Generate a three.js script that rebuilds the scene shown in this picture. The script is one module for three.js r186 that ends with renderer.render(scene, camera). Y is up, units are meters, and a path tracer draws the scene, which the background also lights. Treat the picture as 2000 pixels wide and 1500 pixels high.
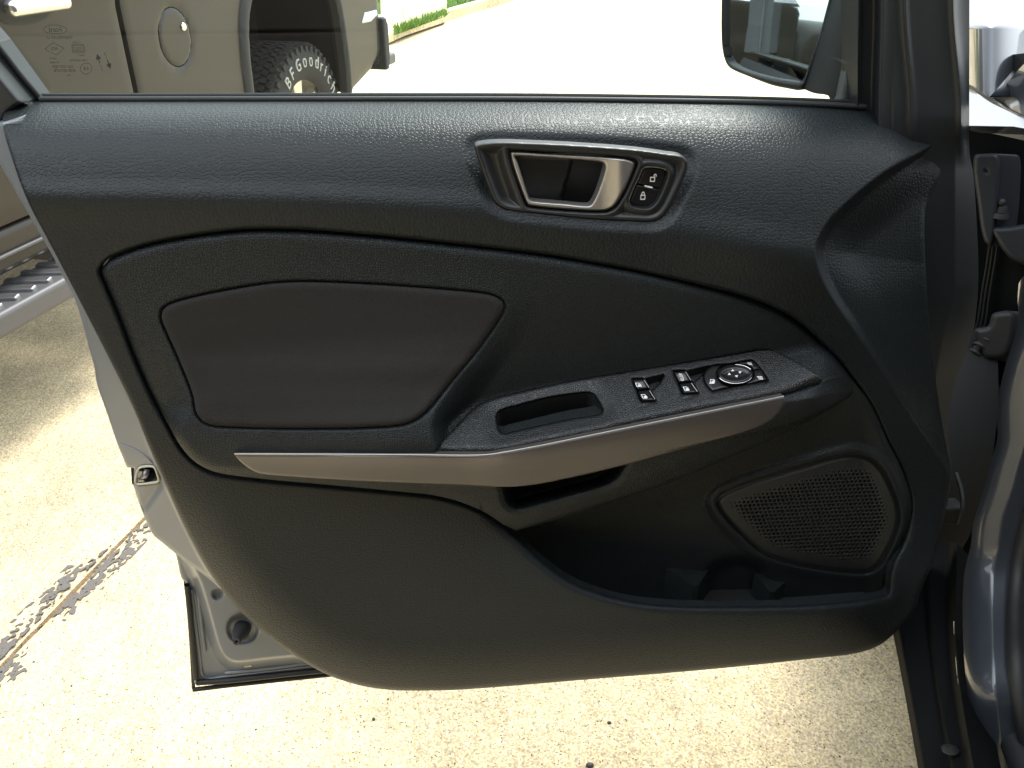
import * as THREE from 'three';
import { mergeGeometries, mergeVertices, toCreasedNormals } from 'three/addons/utils/BufferGeometryUtils.js';
import { RoundedBoxGeometry } from 'three/addons/geometries/RoundedBoxGeometry.js';
import { TextGeometry } from 'three/addons/geometries/TextGeometry.js';
import { FontLoader } from 'three/addons/loaders/FontLoader.js';

// ---------------------------------------------------------------- camera, sky, sun, exposure
const FOC = 1640, PITCH = 29.5 * Math.PI / 180, YAW = 6.5 * Math.PI / 180;   // focal length in photo pixels (2000 x 1500)
const CAM = new THREE.Vector3(0, 1.28, 0.876);
const FW = new THREE.Vector3(Math.sin(YAW) * Math.cos(PITCH), -Math.sin(PITCH), -Math.cos(YAW) * Math.cos(PITCH));
const RT = new THREE.Vector3(Math.cos(YAW), 0, Math.sin(YAW));
const UP = new THREE.Vector3().crossVectors(RT, FW);
const scene = new THREE.Scene();
const camera = new THREE.PerspectiveCamera(2 * Math.atan(750 / FOC) * 180 / Math.PI, 4 / 3, 0.02, 400);
camera.position.copy(CAM);
camera.up.copy(UP);
camera.lookAt(CAM.clone().add(FW));
scene.add(camera);
const EXPOSURE = 2.85;
const renderer = new THREE.WebGLRenderer({ antialias: true });
renderer.toneMapping = THREE.LinearToneMapping;
renderer.toneMappingExposure = EXPOSURE;
renderer.shadowMap.enabled = true;
const SUN = new THREE.Vector3(0.30, 0.68, -0.58).normalize();
{
  // bright overcast sky: pale, a little brighter towards the veiled sun and the zenith
  const w = 256, h = 128, d = new Float32Array(w * h * 4);
  let s = 77; const rnd = () => (s = (s * 16807) % 2147483647) / 2147483647;
  const waves = [...Array(14)].map((_, i) => [1 + Math.floor(rnd() * (2 + i)), (rnd() - 0.5) * (4 + i), rnd() * 6.28, 1 / (1 + i * 0.5)]);
  for (let j = 0; j < h; j++) for (let i = 0; i < w; i++) {
    const th = (j + 0.5) / h * Math.PI, ph = (i + 0.5) / w * 2 * Math.PI;
    const y = -Math.cos(th), x = Math.sin(th) * Math.cos(ph), z = Math.sin(th) * Math.sin(ph);
    let c = 0; for (const q of waves) c += q[3] * Math.sin(q[0] * ph + q[1] * th + q[2]);
    const k = Math.max(0, x * SUN.x + y * SUN.y + z * SUN.z);
    let v = y > 0 ? 0.74 + 0.18 * y + 0.75 * Math.pow(k, 4) + 0.045 * c * Math.min(1, y * 3) : 0.5;
    const o = (j * w + i) * 4;
    d[o] = v * 0.93; d[o + 1] = v * 1.0; d[o + 2] = v * 1.06; d[o + 3] = 1;
  }
  const t = new THREE.DataTexture(d, w, h, THREE.RGBAFormat, THREE.FloatType);
  t.mapping = THREE.EquirectangularReflectionMapping; t.magFilter = THREE.LinearFilter; t.minFilter = THREE.LinearFilter; t.wrapS = THREE.RepeatWrapping;
  t.needsUpdate = true;
  scene.background = t; scene.environment = t;
}
const sun = new THREE.DirectionalLight(new THREE.Color(1, 0.96, 0.9), 1.5);
sun.position.copy(SUN).multiplyScalar(20);
sun.castShadow = true; sun.shadow.radius = 26; sun.shadow.mapSize.set(2048, 2048);
Object.assign(sun.shadow.camera, { left: -8, right: 8, top: 8, bottom: -8, near: 1, far: 60 });
scene.add(sun, sun.target);

// ---------------------------------------------------------------- helpers: pixels to points, curves, sheets
let seed = 12345; const rand = () => (seed = (seed * 16807) % 2147483647) / 2147483647;
const V = (x, y, z) => new THREE.Vector3(x, y, z);
const clamp = (x, a = 0, b = 1) => Math.min(b, Math.max(a, x));
const sm = (a, b, x) => { const t = clamp((x - a) / (b - a)); return t * t * (3 - 2 * t); };
const mix = (a, b, t) => a + (b - a) * t;
const smax = (a, b, k) => { const h = clamp(0.5 + 0.5 * (b - a) / k); return mix(a, b, h) + k * h * (1 - h); };
const ray = (x, y) => V(0, 0, 0).copy(FW).addScaledVector(RT, (x - 1000) / FOC).addScaledVector(UP, -(y - 750) / FOC);
const onPlane = (x, y, P, n) => { const d = ray(x, y); return d.multiplyScalar(V(0, 0, 0).subVectors(P, CAM).dot(n) / d.dot(n)).add(CAM); };
const onZ = (x, y, z) => { const d = ray(x, y); return d.multiplyScalar((z - CAM.z) / d.z).add(CAM); };
const onY = (x, y, h = 0) => { const d = ray(x, y); return d.multiplyScalar((h - CAM.y) / d.y).add(CAM); };
function lut(pts) {                                     // smooth monotone interpolation through [x, y] pairs
  const n = pts.length, X = pts.map(p => p[0]), Y = pts.map(p => p[1]), S = [], M = [];
  for (let i = 0; i < n - 1; i++) S[i] = (Y[i + 1] - Y[i]) / (X[i + 1] - X[i]);
  for (let i = 0; i < n; i++) M[i] = i === 0 ? S[0] : i === n - 1 ? S[n - 2] : S[i - 1] * S[i] <= 0 ? 0 : 2 * S[i - 1] * S[i] / (S[i - 1] + S[i]);
  return x => {
    if (x <= X[0]) return Y[0]; if (x >= X[n - 1]) return Y[n - 1];
    let i = 0; while (x > X[i + 1]) i++;
    const h = X[i + 1] - X[i], t = (x - X[i]) / h, t2 = t * t, t3 = t2 * t;
    return Y[i] * (2 * t3 - 3 * t2 + 1) + M[i] * h * (t3 - 2 * t2 + t) + Y[i + 1] * (3 * t2 - 2 * t3) + M[i + 1] * h * (t3 - t2);
  };
}
function curve(pts, closed = true, k = 6) {             // smooth line through points; a third entry 1 marks a corner
  const n = pts.length, out = [], m = closed ? n : n - 1;
  const at = i => closed ? pts[(i + n) % n] : pts[clamp(i, 0, n - 1)];
  for (let i = 0; i < m; i++) {
    const p1 = at(i), p2 = at(i + 1), p0 = p1[2] ? p1 : at(i - 1), p3 = p2[2] ? p2 : at(i + 2);
    const l = (a, b) => Math.hypot(a[0] - b[0], a[1] - b[1]) || 1e-9, d0 = l(p0, p1), d1 = l(p1, p2), d2 = l(p2, p3);
    for (let j = 0; j < k; j++) {
      const t = j / k, t2 = t * t, t3 = t2 * t, q = [];
      for (let c = 0; c < 2; c++) {
        const a = p0 === p1 ? p2[c] - p1[c] : (p2[c] - p0[c]) * d1 / (d0 + d1), b = p3 === p2 ? p2[c] - p1[c] : (p3[c] - p1[c]) * d1 / (d1 + d2);
        q.push(p1[c] * (2 * t3 - 3 * t2 + 1) + a * (t3 - 2 * t2 + t) + p2[c] * (3 * t2 - 2 * t3) + b * (t3 - t2));
      }
      out.push(q);
    }
  }
  if (!closed) out.push(pts[n - 1].slice(0, 2));
  return out;
}
function dist(poly, closed = true) {                    // distance to a polyline; positive inside when closed
  const n = poly.length, m = closed ? n : n - 1;
  return (x, y) => {
    let d = 1e9, ins = false;
    for (let i = 0; i < m; i++) {
      const a = poly[i], b = poly[(i + 1) % n], ex = b[0] - a[0], ey = b[1] - a[1], wx = x - a[0], wy = y - a[1];
      const t = clamp((wx * ex + wy * ey) / (ex * ex + ey * ey + 1e-12)), qx = wx - ex * t, qy = wy - ey * t, q = qx * qx + qy * qy;
      if (q < d) d = q;
      if (closed && (a[1] > y) !== (b[1] > y) && x < ex * (y - a[1]) / ey + a[0]) ins = !ins;
    }
    d = Math.sqrt(d);
    return closed ? (ins ? d : -d) : d;
  };
}
const round = (d, r, h) => d >= r ? 0 : h * (1 - Math.sqrt(Math.max(0, 1 - (1 - Math.max(d, 0) / r) ** 2)));
const DOORUV = p => [p.x, p.y - 0.6 * p.z];
// a sheet over the inside of an outline in any flat parameter space; surf(x, y, d) gives the point in the place, d = distance to the rim
function sheet({ out, holes = [], cell, surf, skirt, uv = DOORUV, sdf }) {
  const so = sdf || dist(out), sh = holes.map(h => dist(h));
  let x0 = 1e9, x1 = -1e9, y0 = 1e9, y1 = -1e9;
  for (const p of out) { x0 = Math.min(x0, p[0]); x1 = Math.max(x1, p[0]); y0 = Math.min(y0, p[1]); y1 = Math.max(y1, p[1]); }
  x0 -= cell * 0.6; y0 -= cell * 0.6;
  const nx = Math.ceil((x1 - x0) / cell) + 2, ny = Math.ceil((y1 - y0) / cell) + 2;
  const S = new Float32Array(nx * ny);
  for (let j = 0; j < ny; j++) for (let i = 0; i < nx; i++) {
    const x = x0 + i * cell, y = y0 + j * cell; let s = so(x, y);
    for (const h of sh) { if (s < -2 * cell) break; s = Math.min(s, -h(x, y)); }
    if (Math.abs(s) < cell * 0.04) s = s < 0 ? -cell * 0.04 : cell * 0.04;
    S[j * nx + i] = s;
  }
  const pos = [], uvs = [], idx = [], cache = new Map(), rim = [];
  const vert = (key, x, y, s) => {
    let v = cache.get(key);
    if (v === undefined) { const p = surf(x, y, s); v = pos.length / 3; pos.push(p.x, p.y, p.z); const t = uv(p); uvs.push(t[0], t[1]); cache.set(key, v); }
    return v;
  };
  for (let j = 0; j < ny - 1; j++) for (let i = 0; i < nx - 1; i++) {
    const c = [[i, j], [i + 1, j], [i + 1, j + 1], [i, j + 1]], poly = [], cut = [];
    for (let k = 0; k < 4; k++) {
      const a = c[k], b = c[(k + 1) % 4], ia = a[1] * nx + a[0], ib = b[1] * nx + b[0], sa = S[ia], sb = S[ib];
      if (sa > 0) poly.push(vert(ia, x0 + a[0] * cell, y0 + a[1] * cell, sa));
      if ((sa > 0) !== (sb > 0)) {
        const t = sa / (sa - sb), v = vert('e' + Math.min(ia, ib) + '_' + Math.max(ia, ib), x0 + (a[0] + (b[0] - a[0]) * t) * cell, y0 + (a[1] + (b[1] - a[1]) * t) * cell, 0);
        poly.push(v); cut.push(sa > 0 ? [v, 1] : [v, 0]);
      }
    }
    for (let k = 1; k < poly.length - 1; k++) idx.push(poly[0], poly[k + 1], poly[k]);
    if (cut.length === 2) rim.push(cut[0][1] ? [cut[0][0], cut[1][0]] : [cut[1][0], cut[0][0]]);
  }
  if (skirt) {
    const top = new Map(), bot = new Map(), sv = V(...skirt);
    const cp = (m, v, o) => { let r = m.get(v); if (r === undefined) { r = pos.length / 3; pos.push(pos[v * 3] + sv.x * o, pos[v * 3 + 1] + sv.y * o, pos[v * 3 + 2] + sv.z * o); uvs.push(uvs[v * 2], uvs[v * 2 + 1] + o * sv.length()); m.set(v, r); } return r; };
    for (const [a, b] of rim) { const ta = cp(top, a, 0), tb = cp(top, b, 0), ba = cp(bot, a, 1), bb = cp(bot, b, 1); idx.push(ta, tb, bb, ta, bb, ba); }
  }
  const g = new THREE.BufferGeometry();
  g.setAttribute('position', new THREE.Float32BufferAttribute(pos, 3));
  g.setAttribute('uv', new THREE.Float32BufferAttribute(uvs, 2));
  g.setIndex(idx); g.computeVertexNormals();
  return g;
}
const taken = {};
function numbered(n) { if (!(n in taken)) { taken[n] = 0; return n; } taken[n]++; return n + '_' + String(taken[n]).padStart(3, '0'); }
function obj(name, geo, mat, parent) {
  const m = new THREE.Mesh(Array.isArray(geo) ? mergeGeometries(geo.map(g => { const q = g.index ? g.toNonIndexed() : g; for (const k of Object.keys(q.attributes)) if (!['position', 'normal', 'uv'].includes(k)) q.deleteAttribute(k); return q; })) : geo, mat);
  m.name = parent && parent !== scene ? name : numbered(name); m.castShadow = m.receiveShadow = true;
  (parent || scene).add(m); return m;
}
function thing(name, label, category, group) { const g = new THREE.Group(); g.name = numbered(name); g.userData = { label, category }; if (group) g.userData.group = group; scene.add(g); return g; }
function tag(o, label, category, kind) { o.userData.label = label; o.userData.category = category; if (kind) o.userData.kind = kind; return o; }
function tube(pts, r, closed = false, rs = 8, seg) { const c = new THREE.CatmullRomCurve3(pts, closed, 'centripetal'); return new THREE.TubeGeometry(c, seg || pts.length * 4, r, rs, closed); }
function prism(top, down) {                             // solid between a ring of points and the same ring moved by a vector
  const n = top.length, p = [], q = top.map(v => v.clone().add(down)); const tri = (a, b, c) => p.push(a.x, a.y, a.z, b.x, b.y, b.z, c.x, c.y, c.z);
  const c0 = top.reduce((a, v) => a.add(v), V(0, 0, 0)).divideScalar(n), c1 = c0.clone().add(down);
  for (let i = 0; i < n; i++) { const j = (i + 1) % n; tri(top[i], top[j], c0); tri(q[j], q[i], c1); tri(top[j], top[i], q[i]); tri(top[j], q[i], q[j]); }
  const g = new THREE.BufferGeometry(); g.setAttribute('position', new THREE.Float32BufferAttribute(p, 3));
  g.setAttribute('uv', new THREE.Float32BufferAttribute(p.filter((_, i) => i % 3 < 2), 2)); g.computeVertexNormals(); return g;
}
function box(w, h, d, x = 0, y = 0, z = 0, r = 0) { const g = r ? new RoundedBoxGeometry(w, h, d, 3, r) : new THREE.BoxGeometry(w, h, d); g.translate(x, y, z); return g; }

// ---------------------------------------------------------------- textures (grain, weave, speckle only)
function dataTex(n, fn, { color = false, metres = 0.1 } = {}) {
  const d = new Uint8Array(n * n * 4);
  for (let j = 0; j < n; j++) for (let i = 0; i < n; i++) { const c = fn(i / n, j / n, i, j), o = (j * n + i) * 4; for (let k = 0; k < 3; k++) d[o + k] = clamp(Math.round((c.length ? c[k] : c) * 255), 0, 255); d[o + 3] = 255; }
  const t = new THREE.DataTexture(d, n, n); t.magFilter = THREE.LinearFilter; t.minFilter = THREE.LinearMipmapLinearFilter; t.generateMipmaps = true;
  t.wrapS = t.wrapT = THREE.RepeatWrapping; t.repeat.set(1 / metres, 1 / metres); if (color) t.colorSpace = THREE.SRGBColorSpace; t.needsUpdate = true; return t;
}
function cells(m, jit, sd) {                            // tileable cell noise: returns (u, v) -> [F1, F2, id]
  let s = sd; const r = () => (s = (s * 16807) % 2147483647) / 2147483647; const P = [];
  for (let i = 0; i < m * m; i++) P.push([0.5 + (r() - 0.5) * jit, 0.5 + (r() - 0.5) * jit, r()]);
  return (u, v) => {
    const x = u * m, y = v * m, cx = Math.floor(x), cy = Math.floor(y); let f1 = 9, f2 = 9, id = 0;
    for (let a = -1; a <= 1; a++) for (let b = -1; b <= 1; b++) {
      const q = P[((cy + b + m) % m) * m + (cx + a + m) % m], d = Math.hypot(cx + a + q[0] - x, cy + b + q[1] - y);
      if (d < f1) { f2 = f1; f1 = d; id = q[2]; } else if (d < f2) f2 = d;
    }
    return [f1, f2, id];
  };
}
function vnoise(m, sd) {                                // tileable value noise
  let s = sd; const r = () => (s = (s * 16807) % 2147483647) / 2147483647; const P = [...Array(m * m)].map(r);
  return (u, v) => { const x = ((u % 1) + 1) % 1 * m, y = ((v % 1) + 1) % 1 * m, i = Math.floor(x), j = Math.floor(y), a = sm(0, 1, x - i), b = sm(0, 1, y - j), g = (p, q) => P[(q % m) * m + p % m]; return mix(mix(g(i, j), g(i + 1, j), a), mix(g(i, j + 1), g(i + 1, j + 1), a), b); };
}
const grainHard = (() => { const c = cells(29, 0.9, 11), n = vnoise(24, 5); return dataTex(768, (u, v) => { const [a, b, id] = c(u + 0, v); const e = sm(0.0, 0.40, b - a); return (0.25 + 0.75 * e) * (1 - sm(0.34, 0.62, a)) * (0.75 + 0.25 * id) - 0.55 * (1 - sm(0.06, 0.28, a)) * (id > 0.2 ? 1 : 0.3) + 0.08 * n(u, v); }, { metres: 0.125 }); })();
const grainSoft = (() => { const c = cells(44, 0.95, 23), n = vnoise(30, 9); return dataTex(768, (u, v) => { const [a, b, id] = c(u, v); return sm(0.0, 0.45, b - a) * (0.7 + 0.3 * id) + 0.12 * n(u, v); }, { metres: 0.125 }); })();
const weave = (() => { const n = vnoise(64, 3); return dataTex(512, (u, v) => { const a = Math.sin((u * 34 + v * 20) * 6.2832), b = Math.sin((u * 20 - v * 40) * 6.2832); return 0.5 + 0.3 * a + 0.12 * a * b + 0.2 * (n(u, v) - 0.5); }, { metres: 0.075 }); })();
const fineRough = (() => { const n = vnoise(128, 31), m = vnoise(37, 8); return dataTex(512, (u, v) => 0.5 * n(u, v) + 0.5 * m(u, v), { metres: 0.06 }); })();
const dirt = (() => { const n = vnoise(7, 41), m = vnoise(23, 42), o = vnoise(90, 43); return dataTex(512, (u, v) => { const q = 0.5 * n(u, v) + 0.3 * m(u, v) + 0.2 * o(u, v); return 0.35 + 0.5 * q; }, { metres: 0.5 }); })();
const concreteTex = (sd, metres, tone) => {
  const n1 = vnoise(5, sd), n2 = vnoise(21, sd + 1), n3 = vnoise(160, sd + 2), n4 = vnoise(330, sd + 3), c = cells(240, 1, sd + 4), n5 = vnoise(60, sd + 6);
  return dataTex(1536, (u, v) => {
    const [a, b, id] = c(u, v); let k = 0.745 + 0.09 * (n1(u, v) - 0.5) + 0.06 * (n2(u, v) - 0.5) + 0.08 * (n3(u, v) - 0.5) + 0.24 * (n4(u, v) - 0.5) + 0.05 * (n5(u * 3, v * 0.12) - 0.5);
    let w = 0.5 + 0.5 * (n3(u + 0.31, v + 0.17) - 0.5);
    const speck = 1 - sm(0.10 + 0.16 * id * id, 0.2 + 0.2 * id * id, a);
    if (id > 0.87) k -= 0.26 * speck * (id > 0.97 ? 1.5 : 0.7); else if (id < 0.16) k += 0.18 * speck; else if (id > 0.70) { w += 0.8 * speck; k -= 0.04 * speck; }
    return [k * (tone[0] + 0.03 * w), k * tone[1], k * (tone[2] - 0.11 * w)];
  }, { color: true, metres });
};
const concNear = concreteTex(101, 0.95, [1.145, 1.065, 0.925]);
const concFar = concreteTex(207, 2.3, [1.145, 1.065, 0.925]);

// ---------------------------------------------------------------- materials
const lin = (r, g, b) => new THREE.Color().setRGB(r, g, b);
const std = (c, o = {}) => new THREE.MeshStandardMaterial({ color: lin(...c), roughness: 0.6, side: THREE.DoubleSide, ...o });
const phy = (c, o = {}) => new THREE.MeshPhysicalMaterial({ color: lin(...c), roughness: 0.5, side: THREE.DoubleSide, ...o });
const M = {
  trim: phy([0.0135, 0.0166, 0.0182], { roughness: 0.41, specularIntensity: 0.5, bumpMap: grainHard, bumpScale: 0.00030 }),
  soft: phy([0.0122, 0.0152, 0.0166], { roughness: 0.38, specularIntensity: 0.5, bumpMap: grainSoft, bumpScale: 0.00045 }),
  cloth: phy([0.014, 0.0125, 0.0118], { roughness: 0.95, sheen: 0.25, sheenRoughness: 0.6, sheenColor: lin(0.12, 0.11, 0.10), bumpMap: weave, bumpScale: 0.0005 }),
  arm: phy([0.0135, 0.0145, 0.0155], { roughness: 0.36, bumpMap: grainSoft, bumpScale: 0.0005 }),
  smooth: std([0.015, 0.016, 0.0175], { roughness: 0.42, bumpMap: fineRough, bumpScale: 0.00004 }),
  piano: std([0.012, 0.012, 0.013], { roughness: 0.28 }),
  grille: std([0.014, 0.0155, 0.016], { roughness: 0.55 }),
  silver: std([0.46, 0.44, 0.42], { metalness: 0.85, roughness: 0.36, bumpMap: fineRough, bumpScale: 0.00003 }),
  strip: phy([0.115, 0.103, 0.098], { metalness: 0.55, roughness: 0.36, clearcoat: 0.35, clearcoatRoughness: 0.15 }),
  chrome: std([0.75, 0.75, 0.76], { metalness: 1, roughness: 0.18 }),
  white: std([0.75, 0.75, 0.75], { roughness: 0.6 }),
  rubber: std([0.013, 0.014, 0.015], { roughness: 0.55, bumpMap: fineRough, bumpScale: 0.00008 }),
  rubberGrey: std([0.032, 0.033, 0.035], { roughness: 0.6 }),
  plasticDark: std([0.013, 0.0145, 0.016], { roughness: 0.55, bumpMap: fineRough, bumpScale: 0.00006 }),
  pillar: std([0.016, 0.019, 0.0215], { roughness: 0.5, bumpMap: fineRough, bumpScale: 0.00006 }),
  paint: phy([0.040, 0.047, 0.060], { metalness: 0.3, roughness: 0.4, clearcoat: 1, clearcoatRoughness: 0.06 }),
  paintShaded: std([0.022, 0.026, 0.034], { roughness: 0.5 }),  // body paint darkened to stand in for the shade between wing and door
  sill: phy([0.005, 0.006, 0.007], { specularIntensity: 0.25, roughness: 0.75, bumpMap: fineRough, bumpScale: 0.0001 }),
  primer: phy([0.17, 0.185, 0.205], { metalness: 0.1, roughness: 0.42, clearcoat: 0.5, clearcoatRoughness: 0.2 }),
  edge: std([0.55, 0.53, 0.42], { roughness: 0.5 }),
  truck: phy([0.026, 0.0232, 0.019], { metalness: 0.2, roughness: 0.5, specularIntensity: 0.5, clearcoat: 0.35, clearcoatRoughness: 0.08 }),
  truckDark: std([0.02, 0.021, 0.022], { roughness: 0.7, bumpMap: dirt, bumpScale: 0.002 }),
  glass: phy([0.90, 0.96, 0.94], { roughness: 0, transmission: 1, thickness: 0, ior: 1.5 }),
  mirror: std([0.80, 0.86, 0.86], { metalness: 1, roughness: 0.02 }),
  lens: phy([0.55, 0.6, 0.62], { roughness: 0.12, clearcoat: 1 }),
  alloy: std([0.62, 0.60, 0.55], { metalness: 0.8, roughness: 0.32 }),
  steel: std([0.35, 0.35, 0.36], { metalness: 0.9, roughness: 0.35 }),
  letter: std([0.42, 0.42, 0.40], { roughness: 0.8 }),
  trayShaded: phy([0.004, 0.004, 0.005], { specularIntensity: 0.2, roughness: 0.9 }),  // tray floor colour blackened in place of the shade of a deep cavity
  tyre: std([0.022, 0.022, 0.022], { roughness: 0.85, bumpMap: dirt, bumpScale: 0.0015 }),
  step: std([0.10, 0.10, 0.105], { roughness: 0.5, metalness: 0.2 }),
  black: std([0.006, 0.006, 0.007], { roughness: 0.8 }),
};

// ================================================================ THE OPEN CAR DOOR
// the door stands in the plane z = 0, its inner side towards +z; outlines are read from the photo and set at their own depth z
const door = thing('car_door', 'open front door of a grey car, black inner trim panel with armrest', 'car door');
const OUT = curve([[75, 197, 1], [300, 196], [900, 196], [1340, 200], [1560, 205], [1680, 210], [1720, 216], [1745, 226], [1768, 240], [1790, 249], [1812, 256], [1840, 257], [1853, 260], [1861, 265, 1], [1860, 300], [1846, 332], [1814, 386], [1806, 425], [1808, 520], [1816, 640], [1830, 760], [1846, 860], [1857, 923], [1846, 1000], [1826, 1090], [1800, 1150], [1785, 1195], [1752, 1232], [1718, 1260], [1672, 1276], [1600, 1285], [1400, 1306], [1150, 1327], [900, 1347], [800, 1349], [755, 1347], [700, 1338], [640, 1318], [580, 1284], [540, 1256], [492, 1216], [440, 1160], [400, 1104], [360, 1028], [320, 940], [293, 878], [260, 796], [208, 690], [156, 588], [104, 488], [52, 388], [16, 286], [5, 240], [10, 218], [24, 205], [45, 199]]);
const INS = [[197, 523], [217, 503], [285, 478], [375, 460], [465, 449], [510, 447], [600, 449], [735, 460], [870, 474], [1050, 495], [1200, 520], [1310, 543], [1433, 572], [1500, 595], [1550, 621], [1584, 648], [1617, 681], [1650, 718], [1700, 788], [1733, 860], [1760, 914], [1776, 960], [1780, 988], [1773, 1027], [1762, 1060], [1745, 1095], [1737, 1125], [1736, 1150, 1], [1730, 1162], [1650, 1175], [1550, 1182], [1400, 1184], [1300, 1181], [1225, 1172], [1150, 1150], [1100, 1125], [1050, 1086], [1000, 1041], [950, 1005], [900, 983], [850, 970], [800, 964], [640, 949], [500, 936], [420, 924], [380, 904], [352, 874], [330, 836], [298, 778], [262, 698], [231, 617], [204, 553], [196, 535]];
const INNER = curve(INS);
const FLANK = curve([[1861, 264, 1], [1830, 281], [1790, 304], [1740, 333], [1700, 362], [1660, 396], [1625, 431], [1605, 462], [1597, 490], [1604, 530], [1625, 575], [1660, 628], [1720, 715], [1780, 806], [1830, 880], [1857, 924, 1], [2100, 924, 1], [2100, 264, 1]]);
const BEZEL = curve([[927, 287], [935, 281], [973, 277], [1049, 279], [1130, 283], [1238, 291], [1305, 300], [1330, 304], [1342, 313], [1343, 326], [1335, 350], [1319, 385], [1303, 414], [1289, 428], [1270, 434], [1238, 433], [1157, 429], [1049, 418], [997, 412], [979, 406], [965, 393], [949, 355], [937, 321]]);
const dOut = dist(OUT), dInner = dist(INNER), dFlank = dist(FLANK), dBezel = dist(BEZEL);
const belt = lut([[0, 199], [75, 197], [900, 196], [1340, 200], [1680, 210], [1745, 226], [1790, 249], [1861, 265]]);
const crease = lut([[0, 384], [100, 391], [500, 398], [900, 418], [1200, 447], [1400, 476], [1560, 512], [1700, 560]]);
const prof = lut([[0, -0.083], [12, -0.060], [26, -0.0385], [42, -0.0210], [62, -0.0055], [86, 0.0070], [115, 0.0180], [155, 0.0295], [205, 0.0415], [212, 0.0415], [270, 0.0375], [340, 0.0355], [1300, 0.0355]]);
function zTrimBase(x, y) {
  const b = belt(x), c = crease(x), t = y < c ? (y - b) / (c - b) * 205 : 205 + (y - c);
  let z = prof(t) - 0.024 * clamp((x - 1430) / 420, 0, 1.2) ** 2;
  z += 0.058 * sm(640, 1330, x) * sm(920, 1190, y) * (1 - 0.45 * sm(1600, 1830, x));
  return z;
}
function zTrim(x, y) {
  let z = zTrimBase(x, y);
  const f = dFlank(x, y);
  z += 0.020 * sm(1250, 1600, x) * clamp((y - belt(x)) / 280) * (1 - sm(470, 760, y)) * (1 - sm(-4, 14, f));
  if (f > -14) {
    const e = Math.max(0, f + 5), w = sm(430, 650, y);
    const steep = 0.026 * sm(0, 13, e) + 0.024 * sm(8, 92, e) + 0.00003 * e, gentle = 0.00030 * e + 0.003 * sm(0, 12, e);
    z -= mix(steep, gentle, w);
  }
  const d = dOut(x, y);
  if (y > 850) z -= 0.030 * (1 - clamp(d / 95)) ** 2 * sm(850, 1150, y) * (1 - sm(1700, 1800, x));
  if (y > 260 || x < 60) z -= round(d, 9, 0.006);
  else z -= round(d, 4, 0.002);
  const bz = -dBezel(x, y);
  if (bz < 30) z -= 0.0055 * (1 - sm(0, 26, bz));
  return z;
}
const lipness = (x, y) => sm(985, 1060, y) * (x > 940 ? 1 : 0);
{
  const surf = (x, y, s) => {
    let z = zTrim(x, y);
    const g = -dInner(x, y);
    if (g < 24) z -= mix(round(g, 9, 0.007), round(g, 20, 0.013), lipness(x, y));
    return onZ(x, y, z);
  };
  obj('trim_panel', sheet({ out: OUT, holes: [INNER, BEZEL], cell: 3.2, surf, skirt: [0, 0, -0.011] }), M.trim, door);
}
// armrest plane
const PA = onZ(849, 888, 0.098), PB = onZ(1600, 750, 0.085), PC = onZ(1150, 738, 0.030);
const PN = V(0, 0, 0).crossVectors(PB.clone().sub(PA), PC.clone().sub(PA)).normalize();
const onArm = (x, y, h = 0) => onPlane(x, y, PA.clone().addScaledVector(PN, h), PN);
const PANEL = [[848, 884], [853, 871], [883, 839], [925, 797], [946, 784], [988, 772], [1114, 744], [1240, 723], [1366, 702], [1450, 686], [1484, 680], [1510, 683], [1542, 698], [1576, 717], [1602, 735], [1606, 744], [1599, 755], [1534, 773], [1366, 807], [1198, 841], [1030, 875], [946, 889], [870, 890], [852, 890]];
const PANELC = curve(PANEL), dPanel = dist(PANELC);
const armY = lut([[300, 880], [458, 887], [849, 889], [950, 889], [1030, 875], [1198, 841], [1366, 807], [1534, 773], [1606, 744], [1700, 716]]);
const TRAY = curve([[973, 808], [980, 802], [1000, 796], [1072, 778], [1144, 768], [1158, 771], [1165, 780], [1176, 800], [1173, 807], [1160, 811], [1114, 818], [1000, 843], [986, 846], [977, 842], [971, 820]]);
const CLOTH = curve([[316, 622], [320, 603], [345, 590], [400, 576], [480, 561], [540, 553], [610, 551], [760, 558], [900, 569], [955, 576], [978, 586], [984, 600], [972, 625], [930, 685], [880, 745], [835, 800], [806, 822], [770, 831], [640, 836], [440, 833], [402, 826], [384, 806], [378, 775], [368, 745], [345, 690], [325, 645]]);
const dCloth = dist(CLOTH);
const dShelf = dist(curve([[316, 622], [345, 590], [540, 553], [760, 558], [955, 576], [984, 600], [930, 685], [870, 770], [842, 830], [870, 893], [980, 893], [980, 960], [300, 960], [375, 800], [365, 740]]));
const CUP = curve([[978, 905], [1060, 888], [1150, 868], [1216, 850], [1232, 872], [1216, 922], [1187, 948], [1120, 968], [1050, 987], [1012, 996], [994, 990], [984, 970]]);
const dCup = dist(CUP);
const shelfLeft = lut([[440, 0], [560, 0.002], [640, 0.006], [690, 0.013], [720, 0.021], [750, 0.027], [790, 0.040], [830, 0.054], [870, 0.062], [905, 0.063], [960, 0.055]]);
const DL = dist(curve([[900, 1004], [960, 1016], [1008, 1032], [1100, 1011], [1200, 979], [1300, 946], [1400, 905], [1500, 862], [1600, 812], [1690, 752]], false, 5), false);
const Lline = lut([[900, 1004], [1008, 1032], [1100, 1011], [1200, 979], [1300, 946], [1400, 905], [1500, 862], [1600, 812], [1690, 752]]);
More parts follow.
